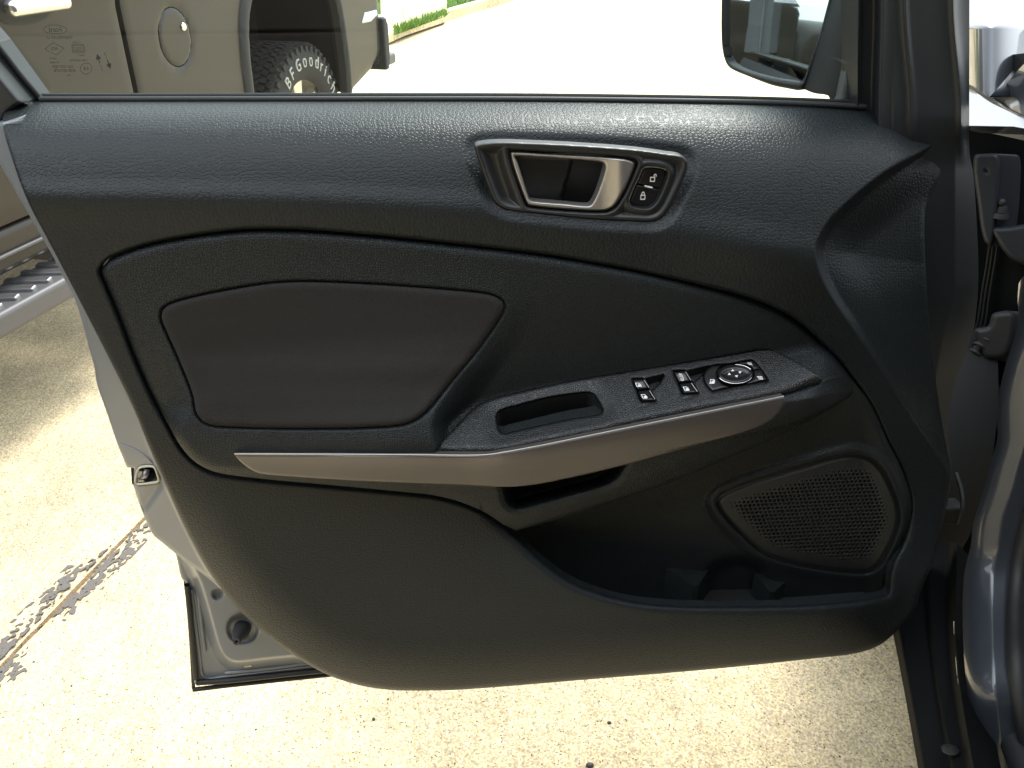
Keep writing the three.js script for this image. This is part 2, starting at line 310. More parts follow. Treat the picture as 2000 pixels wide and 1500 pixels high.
function zInsert(x, y, cup = true) {
  let z = 0.0385 - 0.006 * sm(560, 760, y) * sm(900, 1100, x) - 0.018 * clamp((x - 1480) / 300) ** 1.5;
  // elbow rest on the left, fading into the left wall and into the scoop before the switch panel
  const wl = sm(-62, 4, dShelf(x, y));
  z += shelfLeft(y) * wl * (0.45 + 0.55 * sm(350, 800, x));
  // armrest plane
  const decl = 0, wall0 = z, wR = 1 - sm(1575, 1690, x);
  const p = onArm(x, y).z - 0.004 - decl - 0.0016 * Math.max(0, 850 - x);
  const ay = armY(x);
  if (x > 760 && y < ay + 60) z = smax(z, Math.min(p, 0.097), 0.010);
  if (x > 760 && y >= ay) { const front = onArm(x, ay).z - 0.0045 - decl; z = smax(z, mix(0, Math.min(front, 0.097), sm(780, 849, x)), 0.010); }
  z = mix(wall0, z, wR);
  // below the front edge the body curls down and back
  if (y > ay) { const e = y - ay; z -= 0.00022 * Math.max(0, e - 25) * (1 - sm(850, 1000, x)) + (x > 850 ? sm(850, 1000, x) * (0.00012 * Math.max(0, e - 50)) : 0); }
  const dl = Lline(x) - y; if (x > 940 && dl < 40) z -= 0.012 * (1 - sm(-2, 40, dl)) * (1 - sm(1500, 1650, x));
  const c = cup ? dCup(x, y) : -99; if (c > -12) z -= 0.05 * sm(-2, 26, c) + 0.004 * sm(-12, 0, c);
  return z;
}
{
  // the soft insert ends at the lower edge of the armrest body
  const cut = curve([...INS.slice(0, 18).map(p => p), [1660, 730, 1], [1690, 756, 1], [1600, 812], [1500, 862], [1400, 905], [1300, 946], [1200, 979], [1100, 1011], [1040, 1028], [1008, 1036, 1], [965, 1016], [900, 985], ...INS.slice(40)]);
  const dc = dist(cut);
  const surf = (x, y, s) => {
    let z = zInsert(x, y); const g = dInner(x, y);
    z -= round(g - 1.5, 22, 0.013) * (1 - 0.7 * sm(870, 1000, y));
    if (y > 700 && x > 990) z -= round(dc(x, y), 10, 0.008);
    const cl = dCloth(x, y); if (cl > -7) z -= 0.006 * sm(-7, 3, cl);
    if (dPanel(x, y) > 3) z -= 0.004;
    return onZ(x, y, z);
  };
  const inset = curve(cut.map(p => p), true, 1);
  obj('insert_panel', sheet({ out: inset, holes: [TRAY.map(p => [1074 + (p[0] - 1074) * 1.04, 808 + (p[1] - 808) * 1.12])], cell: 2.6, surf, sdf: (x, y) => Math.min(dc(x, y), dInner(x, y) - 2.2), skirt: [0, 0, -0.02] }), M.soft, door).userData.label = 'soft leather-grained insert panel with armrest';
}
{
  const s2 = (x, y, s) => {
    let z = zInsert(x, y) + 0.0030;
    z += 0.0022 * Math.sin((y - 690 + (x - 600) * 0.16) / 38) * sm(640, 700, y) * (1 - sm(790, 830, y)) * sm(0, 60, s);
    z -= round(s, 13, 0.0062);
    return onZ(x, y, z);
  };
  obj('cloth_pad', sheet({ out: CLOTH, cell: 3, surf: s2, skirt: [0, 0, -0.006] }), M.cloth, door).userData.label = 'black woven cloth elbow pad';
}
// armrest top with tray, switches and mirror control
const dTray = dist(TRAY);
const SW1 = curve([[1235, 740, 1], [1257, 740, 1], [1281, 784, 1], [1252, 785, 1]], true, 4), SW2 = curve([[1315, 725, 1], [1339, 724, 1], [1364, 769, 1], [1333, 770, 1]], true, 4);
const TRI1 = curve([[1261, 741, 1], [1298, 732, 1], [1288, 748, 1], [1272, 763, 1]], true, 4), TRI2 = curve([[1342, 726, 1], [1386, 715, 1], [1372, 732, 1], [1353, 747, 1]], true, 4);
const PIT1 = curve([[1251, 790], [1262, 786], [1278, 784], [1274, 791], [1260, 797], [1243, 799]]), PIT2 = curve([[1333, 776], [1346, 771], [1362, 770], [1357, 777], [1344, 782], [1328, 783]]);
const dTri1 = dist(TRI1), dTri2 = dist(TRI2), dPit1 = dist(PIT1), dPit2 = dist(PIT2);
const MC = curve([[1374, 736], [1378, 724], [1391, 715], [1412, 712], [1430, 711, 1], [1440, 709], [1466, 704], [1472, 706], [1486, 722], [1499, 742], [1497, 745], [1473, 749], [1440, 755], [1391, 765, 1], [1378, 750]]);
let armPanel;
{
  const surf = (x, y, s) => {
    let h = 0.0035; const front = y - (armY(x) - 22);
    if (front > 0) h -= 0.010 * (front / 22) ** 2.2;
    h -= round(s, 6, 0.004);
    const t = -dTray(x, y); if (t < 34) h -= 0.0045 * (1 - sm(0, 34, t)) + round(t, 5, 0.003);
    h -= 0.0035 * sm(0, 10, Math.max(dPit1(x, y), dPit2(x, y)));
    return onArm(x, y, h);
  };
  armPanel = obj('armrest_panel', sheet({ out: PANELC, holes: [TRAY, SW1, SW2, TRI1, TRI2, MC], cell: 2, surf, uv: p => [p.x, 0.4 * p.y - p.z], skirt: [0, -0.006, -0.002] }), M.arm, door);
  armPanel.userData.label = 'black grained armrest top with switches';
  obj('tray', sheet({ out: curve([[955, 800, 1], [1190, 750, 1], [1190, 830, 1], [955, 870, 1]], true, 3), cell: 6, surf: (x, y) => onArm(x, y, -0.060) }), M.trayShaded, armPanel);
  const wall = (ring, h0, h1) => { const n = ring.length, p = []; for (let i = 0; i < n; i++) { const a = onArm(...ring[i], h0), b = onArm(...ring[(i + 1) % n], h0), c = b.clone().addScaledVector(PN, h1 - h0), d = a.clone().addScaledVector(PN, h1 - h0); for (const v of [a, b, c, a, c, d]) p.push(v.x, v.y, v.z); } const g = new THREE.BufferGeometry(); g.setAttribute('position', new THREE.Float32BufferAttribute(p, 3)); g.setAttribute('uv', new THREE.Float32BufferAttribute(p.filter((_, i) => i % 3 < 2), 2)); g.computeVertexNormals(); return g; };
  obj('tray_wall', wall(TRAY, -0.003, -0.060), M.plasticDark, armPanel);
  for (const T of [TRI1, TRI2]) obj('finger_recess', [wall(T, 0.003, -0.012), sheet({ out: T, cell: 3, surf: (x, y) => onArm(x, y, -0.011) })], M.piano, armPanel);
  // window switches: two rockers in each well
  const rocker = (q, tilt) => {
    const out = curve(q.map(p => [...p, 1]), true, 5);
    const yt = (q[0][1] + q[1][1]) / 2, yb = (q[2][1] + q[3][1]) / 2;
    const s = obj('window_switch', sheet({ out, cell: 1.6, surf: (x, y, d) => onArm(x, y, 0.0046 + tilt * ((y - yt) / (yb - yt) - 0.5) - round(d, 4, 0.003)), skirt: PN.clone().multiplyScalar(-0.009).toArray() }), M.piano, armPanel);
    obj('switch_edge', tube([onArm(q[1][0] + 0.6, q[1][1] + 1.5, 0.0048), onArm(q[2][0] + 0.6, q[2][1] - 2, 0.0048)], 0.0005), M.silver, armPanel);
  };
  rocker([[1236, 742], [1257.5, 741], [1267, 759], [1245, 762]], -0.003);
  rocker([[1246, 764], [1268, 761.5], [1279, 782], [1254, 783]], 0.003);
  rocker([[1316, 727], [1338.5, 725], [1349, 745], [1326, 748]], -0.003);
  rocker([[1327, 750], [1350, 747], [1361.5, 767], [1335, 768]], 0.003);
  // mirror control: three keys and a round knob
  const key = (pts) => obj('mirror_key', sheet({ out: curve(pts), cell: 1.8, surf: (x, y, d) => onArm(x, y, 0.0042 - round(d, 4, 0.002)), skirt: PN.clone().multiplyScalar(-0.01).toArray() }), M.piano, armPanel);
  key([[1375, 736], [1379, 724.5], [1391, 716], [1406, 713.5, 1], [1401, 722], [1400, 736], [1408, 748], [1424, 756, 1], [1392, 764, 1], [1379, 749]]);
  key([[1439, 710, 1], [1466, 705], [1471.5, 707], [1485, 720.5, 1], [1472, 722.5, 1], [1466, 715], [1452, 711, 1]]);
  key([[1472, 724, 1], [1486, 722, 1], [1497.5, 742, 1], [1474, 747.5, 1], [1455, 750, 1], [1468, 742], [1473, 734]]);
  const kc = [1436.5, 730.6], ell = (a, b, h, x = 0, y = 0) => [...Array(28)].map((_, i) => { const t = i / 28 * Math.PI * 2; return [kc[0] + x + a * Math.cos(t), kc[1] + y + b * Math.sin(t)]; });
  obj('mirror_knob', sheet({ out: ell(35, 19), cell: 1.6, surf: (x, y, d) => onArm(x, y, 0.0055 - round(d, 5, 0.004) - 0.0015 * sm(6, 12, d)), skirt: PN.clone().multiplyScalar(-0.012).toArray() }), M.piano, armPanel);
  const arc = (a0, a1) => tube([...Array(12)].map((_, i) => { const t = mix(a0, a1, i / 11); return onArm(kc[0] + 34 * Math.cos(t), kc[1] + 18.4 * Math.sin(t), 0.0052); }), 0.0006);
  obj('knob_ring', [arc(0.35, 2.7), arc(-1.6, -0.5)], M.chrome, armPanel);
  const flat = (pts, h, mat, name = 'symbol') => obj(name, prism(pts.map(p => onArm(p[0], p[1], h)), PN.clone().multiplyScalar(-0.0006)), mat, armPanel);
  for (const [x, y, a] of [[1431, 723.3, -0.5], [1445.5, 726.8, 0.6], [1438.7, 734.4, 2.6], [1424.4, 730.6, 3.7]])
    flat([0, 1, 2].map(k => { const t = a - 1.2 + k * 2.094; return [x + 3.6 * Math.cos(t), y + 2.7 * Math.sin(t)]; }), 0.0052, M.white);
  // small printed symbols on switches and keys
  const decal = (draw, quad, h, W = 64, H = 64, name = 'symbol') => {
    const c = document.createElement('canvas'); c.width = W; c.height = H; const x = c.getContext('2d'); x.fillStyle = '#000'; x.fillRect(0, 0, W, H); x.fillStyle = '#fff'; x.strokeStyle = '#fff'; draw(x);
    const t = new THREE.CanvasTexture(c); const g = new THREE.BufferGeometry(); const P = quad.map(q => onArm(q[0], q[1], h));
    g.setAttribute('position', new THREE.Float32BufferAttribute([P[0], P[1], P[2], P[0], P[2], P[3]].flatMap(p => p.toArray()), 3));
    g.setAttribute('uv', new THREE.Float32BufferAttribute([0, 1, 1, 1, 1, 0, 0, 1, 1, 0, 0, 0], 2)); g.computeVertexNormals();
    return obj(name, g, std([0.72, 0.72, 0.72], { alphaMap: t, transparent: true, roughness: 0.6 }), armPanel);
  };
  const win = x => { x.lineWidth = 8; x.beginPath(); x.moveTo(10, 10); x.lineTo(42, 10); x.lineTo(56, 30); x.lineTo(56, 56); x.lineTo(16, 56); x.closePath(); x.stroke(); x.fillRect(28, 28, 22, 24); };
  const q = (cx, cy, w, h, sk) => [[cx - w - sk, cy - h], [cx + w - sk, cy - h], [cx + w + sk, cy + h], [cx - w + sk, cy + h]];
  decal(win, q(1246.5, 751.5, 6.5, 4.6, 1.5), 0.0058); decal(win, q(1258, 774, 6.5, 4.8, 1.5), 0.0062); decal(win, q(1340, 759, 6.5, 4.8, 1.5), 0.0062);
  decal(x => { x.font = 'bold 30px sans-serif'; x.textAlign = 'center'; x.textBaseline = 'middle'; x.fillText('AUTO', 48, 18); }, [[1333.5, 727], [1339.5, 745], [1328.5, 746], [1322.5, 728.5]], 0.0058, 96, 36);
  const mir = x => { x.lineWidth = 7; x.strokeRect(18, 14, 38, 36); x.fillRect(26, 22, 22, 7); x.fillRect(26, 36, 22, 7); x.fillRect(6, 14, 10, 8); };
  decal(mir, q(1484, 738, 6, 4.6, 2), 0.0052); decal(mir, q(1464, 710.5, 5, 3.4, 2), 0.0052);
  decal(x => { win(x); x.lineWidth = 7; x.beginPath(); x.moveTo(8, 56); x.lineTo(56, 12); x.stroke(); }, q(1391, 745, 6, 5.2, -1.5), 0.0052);
}
// decorative strip below the armrest
{
  const zTop = lut([458, 560, 680, 800, 900, 990, 1100, 1198, 1366, 1534].map(x => [x, x < 820 ? zInsert(x, armY(x) + 2, false) : onArm(x, armY(x)).z]));
  const zS = (x, y) => { const ay = armY(x); return zTop(x) + 0.0055 - 0.00013 * Math.max(0, y - ay) + 0.0035 * Math.sin(clamp((y - ay) / 62) * Math.PI); };
  const zF = (x, y) => smax(zS(x, y), zInsert(x, y, false) + 0.0012, 0.004);
  const STR = curve([[457, 887, 1], [600, 887.5], [800, 888.5], [950, 889], [990, 883], [1030, 876], [1198, 842], [1366, 808], [1530, 775, 1], [1534, 778], [1532, 790], [1518, 812], [1498, 827], [1460, 842], [1366, 868], [1200, 913], [1100, 936], [1040, 947], [990, 951], [900, 947], [700, 939], [560, 930], [510, 925], [492, 918], [470, 902]]);
  const s = obj('trim_strip', sheet({ out: STR, cell: 2.6, surf: (x, y, d) => onZ(x, y, zF(x, y) - round(d, 4, 0.0022)), skirt: [0, 0, -0.008] }), M.strip, door);
  s.userData.label = 'satin grey-brown metallic strip under the armrest';
  obj('bright_edge', tube([[458, 886.5], [600, 886.8], [800, 887.8], [950, 888], [990, 882], [1030, 875], [1198, 841], [1366, 807], [1531, 774]].map(([x, y]) => onZ(x, y, zF(x, y + 2) + 0.0004)), 0.0008, false, 6, 60), M.silver, s);
}
// storage pocket behind the lower lip
const GRILLE = curve([[1399, 984], [1402, 974], [1415, 963], [1473, 940], [1567, 912], [1637, 892], [1672, 888], [1702, 896], [1725, 919], [1744, 956], [1756, 991], [1757, 1019], [1744, 1057], [1723, 1096], [1704, 1115], [1683, 1120], [1637, 1117], [1578, 1108], [1520, 1094], [1485, 1078], [1450, 1047], [1415, 1010]]);
const dGrille = dist(GRILLE);
function zPocket(x, y) {
  let z = mix(-0.004, 0.020, sm(1180, 1600, x)) * (1 - 0.3 * sm(1080, 1180, y)) + 0.012 * sm(1680, 1760, x) + 0.012 * sm(1560, 1700, x) * (1 - sm(760, 900, y));
  const a = Math.hypot((x - 1440) / 1.0, (y - 1150) / 1.0) - 62; if (y > 1060 && a < 14) z -= 0.020 * (1 - sm(-16, 14, a)) * sm(1070, 1110, y);
  return z;
}
{
  const POC = curve([[880, 985, 1], [960, 1000, 1], [1010, 1020, 1], [1100, 996, 1], [1200, 964, 1], [1300, 930, 1], [1400, 890, 1], [1500, 848, 1], [1600, 798, 1], [1664, 740, 1], [1700, 788], [1733, 860], [1760, 914], [1776, 960], [1780, 988], [1775, 1027], [1765, 1060], [1752, 1095], [1746, 1125], [1735, 1195, 1], [1600, 1255, 1], [880, 1255, 1]]);
  const liner = obj('pocket_liner', sheet({ out: POC, holes: [GRILLE], cell: 3.2, skirt: [0, 0, -0.012], surf: (x, y, s) => {
    let z = zPocket(x, y); const g = -dGrille(x, y);
    if (g < 30) z += 0.0075 * (1 - sm(8, 26, g)) * (1 - 0.6 * sm(1000, 1100, y)) - round(g, 5, 0.005);
    if (x > 1640 && y < 1160) z -= round(dInner(x, y) - 2, 12, 0.008);
    return onZ(x, y, z);
  } }), M.soft, door);
  // bottom of the pocket and its front wall, seen only when stepping aside
  obj('pocket_floor', sheet({ out: [[0.14, -0.02], [0.62, -0.02], [0.62, 0.055], [0.14, 0.055]], cell: 0.03, surf: (x, z) => V(x, 0.405, z) }), M.plasticDark, liner);
  const rib = (a, b, c) => { const A = onZ(a[0], a[1], -0.004 + 0.006), B = onZ(b[0], b[1], 0.002), C = onZ(c[0], c[1], 0.034), C2 = onZ(c[0] - 9, c[1], 0.034); obj('bottle_rib', mergeVertices(prism([A, B, C, C2], V(0, -0.12, 0)), 1e-5), M.soft, liner); };
  rib([1300, 1109], [1384, 1111], [1364, 1144]); rib([1474, 1119], [1548, 1124], [1512, 1156]);
  const P = 8.4, sp = obj('speaker_grille', sheet({ out: GRILLE, cell: 1.05, surf: (x, y, d) => {
    const zc = zPocket(x, y) + 0.002 - 0.004 * (1 - sm(0, 10, d)) + 0.004 * sm(0, 80, d);
    const rx = (x + (y - 1000) * 0.22), row = Math.round((y + (x - 1560) * 0.05) / (P * 0.86)), u = (rx + (row & 1 ? P / 2 : 0)) / P, v = (y + (x - 1560) * 0.05) / (P * 0.86);
    const h = Math.hypot((u - Math.round(u)) * P, (v - row) * P * 0.86), rr = 2.7 * sm(14, 42, d);
    return onZ(x, y, zc - (rr > 0.4 ? 0.0036 * (1 - sm(rr - 0.9, rr + 0.5, h)) : 0));
  }, skirt: [0, 0, -0.006] }), M.grille, door);
  sp.userData.label = 'black perforated speaker grille';
}
// inside door handle in its black bezel, with the lock buttons
{
  const zB = (x, y) => 0.026;
  const HO = curve([[996, 298], [1000, 295.5], [1076, 300], [1157, 304], [1211, 309], [1234, 313], [1240, 319], [1238.5, 328], [1222, 366], [1206, 394], [1195, 406], [1176, 412], [1103, 409], [1034, 402], [1029, 398], [1022, 382], [1003, 328]]);
  const HI = curve([[1006, 306], [1010, 304.5], [1076, 308], [1165, 315], [1178, 318.5], [1181, 327], [1168, 371], [1157, 395], [1149, 401], [1100, 397], [1040, 391.5], [1034, 388], [1011, 316]]);
  const dHO = dist(HO), dHI = dist(HI);
  const HOX = HO.map((p, i) => { const c = [1118, 354], k = 1.035; return [c[0] + (p[0] - c[0]) * k, c[1] + (p[1] - c[1]) * (k + 0.02)]; });
  const dHOX = dist(HOX);
  const BT = curve([[1265, 325], [1290, 327], [1301, 332], [1303, 341], [1293, 371], [1281, 394], [1270, 404], [1257, 406], [1238, 403], [1230, 398], [1229, 389], [1238, 366], [1249, 343], [1256, 328]]);
  const bz = obj('handle_bezel', sheet({ out: BEZEL, holes: [HOX, BT], cell: 2.2, surf: (x, y, d) => {
    let z = 0.0335 - round(d, 5, 0.004) - 0.008 * sm(5, 26, d) + 0.001 * Math.sin(y / 30);
    const h = -dHOX(x, y); if (h < 4) z -= round(h, 4, 0.002);
    return onZ(x, y, z);
  }, skirt: [0, 0, -0.012] }), M.smooth, door);
  bz.userData.label = 'smooth black bezel around inside handle';
  obj('handle_lever', sheet({ out: HO, holes: [HI], cell: 1.8, surf: (x, y, d) => onZ(x, y, 0.030 + 0.006 * sm(1170, 1240, x) * (1 - sm(1205, 1245, x)) - round(d, 5, 0.0045)), skirt: [0, 0, -0.010] }), M.silver, bz).userData.label = 'silver pull lever';
  obj('handle_cup', sheet({ out: HOX, cell: 2.5, surf: (x, y, d) => { const e = 1116 - (y - 313) * 0.27 - x; const z = e > 0 ? 0.006 - 0.006 * sm(0, 3, 3 - e) + 0.00008 * e : -0.016; return onZ(x, y, Math.max(z, -0.02) + 0.012 * (1 - sm(0, 14, d))); } }), M.smooth, bz);
  obj('button_ring', tube(BT.filter((_, i) => i % 2 === 0).map(p => onZ(p[0], p[1], 0.0245)), 0.00075, true, 6, 120), M.chrome, bz);
  const dBT = dist(BT), lineY = x => 360 + (x - 1247) * 0.2;
  for (const s of [-1, 1]) obj('lock_button', sheet({ out: BT, cell: 1.5, sdf: (x, y) => Math.min(dBT(x, y) - 2, s * (y - lineY(x)) - 1), surf: (x, y, d) => onZ(x, y, 0.0235 + 0.0012 * Math.abs(y - lineY(x)) / 40 - round(d, 4, 0.002)), skirt: [0, 0, -0.01] }), M.piano, bz);
  obj('lock_indicator', tube([onZ(1259, 363, 0.0255), onZ(1274, 366.5, 0.0255)], 0.0009), M.white, bz);
  const padlock = (cx, cy, open, name) => {
    const c = document.createElement('canvas'); c.width = c.height = 64; const x = c.getContext('2d'); x.fillStyle = '#000'; x.fillRect(0, 0, 64, 64); x.strokeStyle = '#fff'; x.lineWidth = 7;
    x.strokeRect(14, 30, 32, 26); x.beginPath(); if (open) { x.moveTo(40, 30); x.lineTo(40, 20); x.arc(48, 18, 8, Math.PI, 0); x.lineTo(56, 26); } else { x.moveTo(21, 30); x.lineTo(21, 20); x.arc(30, 18, 9, Math.PI, 0); x.lineTo(39, 30); } x.stroke();
    const P = [[-8, -9.5], [8, -9.5], [6.5, 9.5], [-9.5, 9.5]].map(q => onZ(cx + q[0], cy + q[1], 0.0262)); const g = new THREE.BufferGeometry();
    g.setAttribute('position', new THREE.Float32BufferAttribute([P[0], P[1], P[2], P[0], P[2], P[3]].flatMap(p => p.toArray()), 3)); g.setAttribute('uv', new THREE.Float32BufferAttribute([0, 1, 1, 1, 1, 0, 0, 1, 1, 0, 0, 0], 2)); g.computeVertexNormals();
    obj(name, g, std([0.7, 0.7, 0.7], { alphaMap: new THREE.CanvasTexture(c), transparent: true }), bz);
  };
  padlock(1276, 347, true, 'unlock_symbol'); padlock(1257, 382, false, 'lock_symbol');
}
// painted steel of the door: rear flange, lower corner, outer skin
{
  const dTr = dOut;
  const REAR = curve([[-40, 250, 1], [0, 322], [6, 331], [66, 436], [104, 502], [124, 542], [146, 584], [163, 638], [174, 680], [184, 716], [190, 752], [208, 804], [229, 866], [248, 913, 1], [262, 914, 1], [261, 947, 1], [274, 985], [285, 1013], [292, 1030], [302, 1045], [321, 1061], [344, 1080], [365, 1097], [399, 1121], [436, 1152], [480, 1196, 1], [520, 1190, 1], [420, 1080, 1], [350, 930, 1], [240, 680, 1], [140, 490, 1], [60, 330, 1], [40, 230, 1]], true, 5);
  const HOLE = curve([[272, 914], [299, 911], [303, 914], [310, 937], [307, 941], [269, 945], [265, 941]]);
  const zR = (x, y) => { const t = Math.max(0, -dTr(x, y)); return -0.016 - 0.00045 * t - 0.004 * sm(0, 4, t) + (y > 900 ? -0.006 * Math.exp(-(((x - 300 - (960 - y) * 0.7) / 12) ** 2)) : 0); };
  const shell = obj('door_shell', sheet({ out: REAR, holes: [HOLE], cell: 3, surf: (x, y, s) => onZ(x, y, zR(x, y) - round(s, 5, 0.004)), skirt: [0, 0, -0.03] }), M.primer, door);
  shell.userData.label = 'painted grey steel rear flange of door';
  const rimPts = HOLE.filter((_, i) => i % 3 === 0).map(p => onZ(p[0], p[1], zR(p[0], p[1]) + 0.0015));
  obj('latch_rim', tube(rimPts, 0.0016, true, 6, 60), M.edge, shell);
  obj('latch_well', sheet({ out: curve([[255, 905, 1], [312, 900, 1], [315, 946, 1], [258, 950, 1]], true, 3), cell: 8, surf: (x, y) => onZ(x, y, -0.062) }), M.black, shell);
  obj('latch_claw', [tube([[278, 935, -0.04], [284, 928, -0.036], [287, 917, -0.04]].map(p => onZ(...p)), 0.004), tube([[272, 937, -0.04], [284, 936, -0.034]].map(p => onZ(...p)), 0.003), box(0.010, 0.014, 0.01, ...onZ(276, 925, -0.045).toArray(), 0.002)], M.steel, shell);
  obj('flange_edge', tube([[262, 948], [274, 985], [285, 1013], [302, 1045], [321, 1061], [344, 1080], [365, 1097], [399, 1121], [436, 1152]].map(p => onZ(p[0], p[1], zR(p[0], p[1]) - 0.004)), 0.0011, false, 6, 40), M.edge, shell);
  obj('body_seam', tube([[236, 868], [262, 878], [285, 892], [298, 905]].map(p => onZ(p[0], p[1], zR(p[0], p[1]) + 0.0004)), 0.0012, false, 6, 20), M.primer, shell);

  // lower rear corner with weatherstrip, clip and rubber stop
  const BEND = [[372, 1085], [381, 1107], [396, 1142], [415, 1207], [428, 1255], [439, 1278], [453, 1288], [471, 1289.5], [527, 1283], [572, 1279], [680, 1268]];
  const inP = dist(curve([...BEND, [680, 1000, 1], [372, 1000, 1]]));
  const LOW = curve([[340, 1070, 1], [346, 1092], [354, 1128], [362, 1139], [368, 1195], [374, 1267], [379, 1336, 1], [444, 1331], [527, 1322], [690, 1305, 1], [690, 1040, 1], [420, 1040, 1]], true, 5);
  const zL = (x, y) => { const i = inP(x, y); let z = -0.088 + 0.034 * sm(-20, 1, i);
    const r = Math.hypot((x - 474), (y - 1228) * 1.05); z += 0.010 * (sm(24, 34, r) - 1) * (r < 40 ? 1 : 0) * (1 - sm(34, 40, r) * 0); const e = Math.hypot(x - 425, y - 1160); z -= 0.008 * (1 - sm(4, 14, e));
    if (r >= 34) z += 0; return z; };
  const low = obj('lower_flange', sheet({ out: LOW, cell: 2.2, surf: (x, y, s) => onZ(x, y, zL(x, y) - round(s, 5, 0.004)), skirt: [0, 0, -0.02] }), M.primer, door);
  low.userData.label = 'grey steel lower rear corner of door';
  const L = (pts, dz) => pts.map(p => onZ(p[0], p[1], -0.088 + dz));
  obj('weatherstrip', [tube(L([[365, 1142], [371, 1195], [377, 1262], [383, 1325]], 0.006), 0.0042, false, 8, 30), tube(L([[384, 1333], [444, 1329], [527, 1320], [660, 1306]], 0.006), 0.0048, false, 8, 30), tube(L([[377, 1347], [444, 1339], [527, 1330], [650, 1317]], -0.004), 0.0036, false, 8, 30), tube(L([[358, 1110], [363, 1139], [371, 1220], [376, 1300], [378, 1344]], -0.006), 0.003, false, 8, 30)], M.rubber, low);
  obj('sealant_bead', tube(L([[374, 1150], [380, 1200], [388, 1262], [392, 1300], [396, 1318], [404, 1325], [440, 1321], [520, 1312], [620, 1300]], 0.001), 0.0022, false, 6, 50), M.primer, low);
  for (const p of [[[386, 1145], [392, 1205], [400, 1270]], [[440, 1314], [520, 1306], [620, 1292]]]) obj('stiffening_rib', tube(L(p, 0.001), 0.003, false, 8, 24), M.primer, low);
  obj('clip', prism([[476, 1293], [489, 1292], [491, 1302], [478, 1304]].map(p => onZ(p[0], p[1], -0.078)), V(0, 0, -0.006)), M.edge, low);
  const a = onZ(474, 1226, -0.062), b = onZ(462, 1254, -0.018), ax = b.clone().sub(a), len = ax.length();
  const lath = new THREE.LatheGeometry([[0, 0], [0.0125, 0], [0.0122, len * 0.35], [0.0095, len * 0.62], [0.0062, len * 0.78], [0.0056, len * 0.97], [0.0048, len], [0.0022, len], [0.0018, len * 0.9], [0, len * 0.9]].map(p => new THREE.Vector2(...p)), 24);
  lath.applyQuaternion(new THREE.Quaternion().setFromUnitVectors(V(0, 1, 0), ax.normalize())); lath.translate(a.x, a.y, a.z);
  obj('rubber_stop', lath, M.rubberGrey, low);
  // outer skin, hidden behind the trim: keeps daylight out from behind
  const SK = curve([[40, 230, 1], [30, 340, 1], [130, 520], [180, 650], [205, 760], [262, 905], [290, 1000], [345, 1083], [356, 1128, 1], [366, 1140], [381, 1337, 1], [700, 1300], [1200, 1262], [1700, 1215], [1790, 1160], [1840, 980], [1850, 800], [1880, 680], [1888, 480], [1876, 300, 1], [1700, 214, 1], [80, 206, 1]], true, 4);
  obj('outer_skin', sheet({ out: SK, cell: 14, surf: (x, y) => onZ(x, y, -0.115 - 0.03 * Math.sin(clamp((y - 200) / 1100) * 3.1)) }), M.paint, door);
}
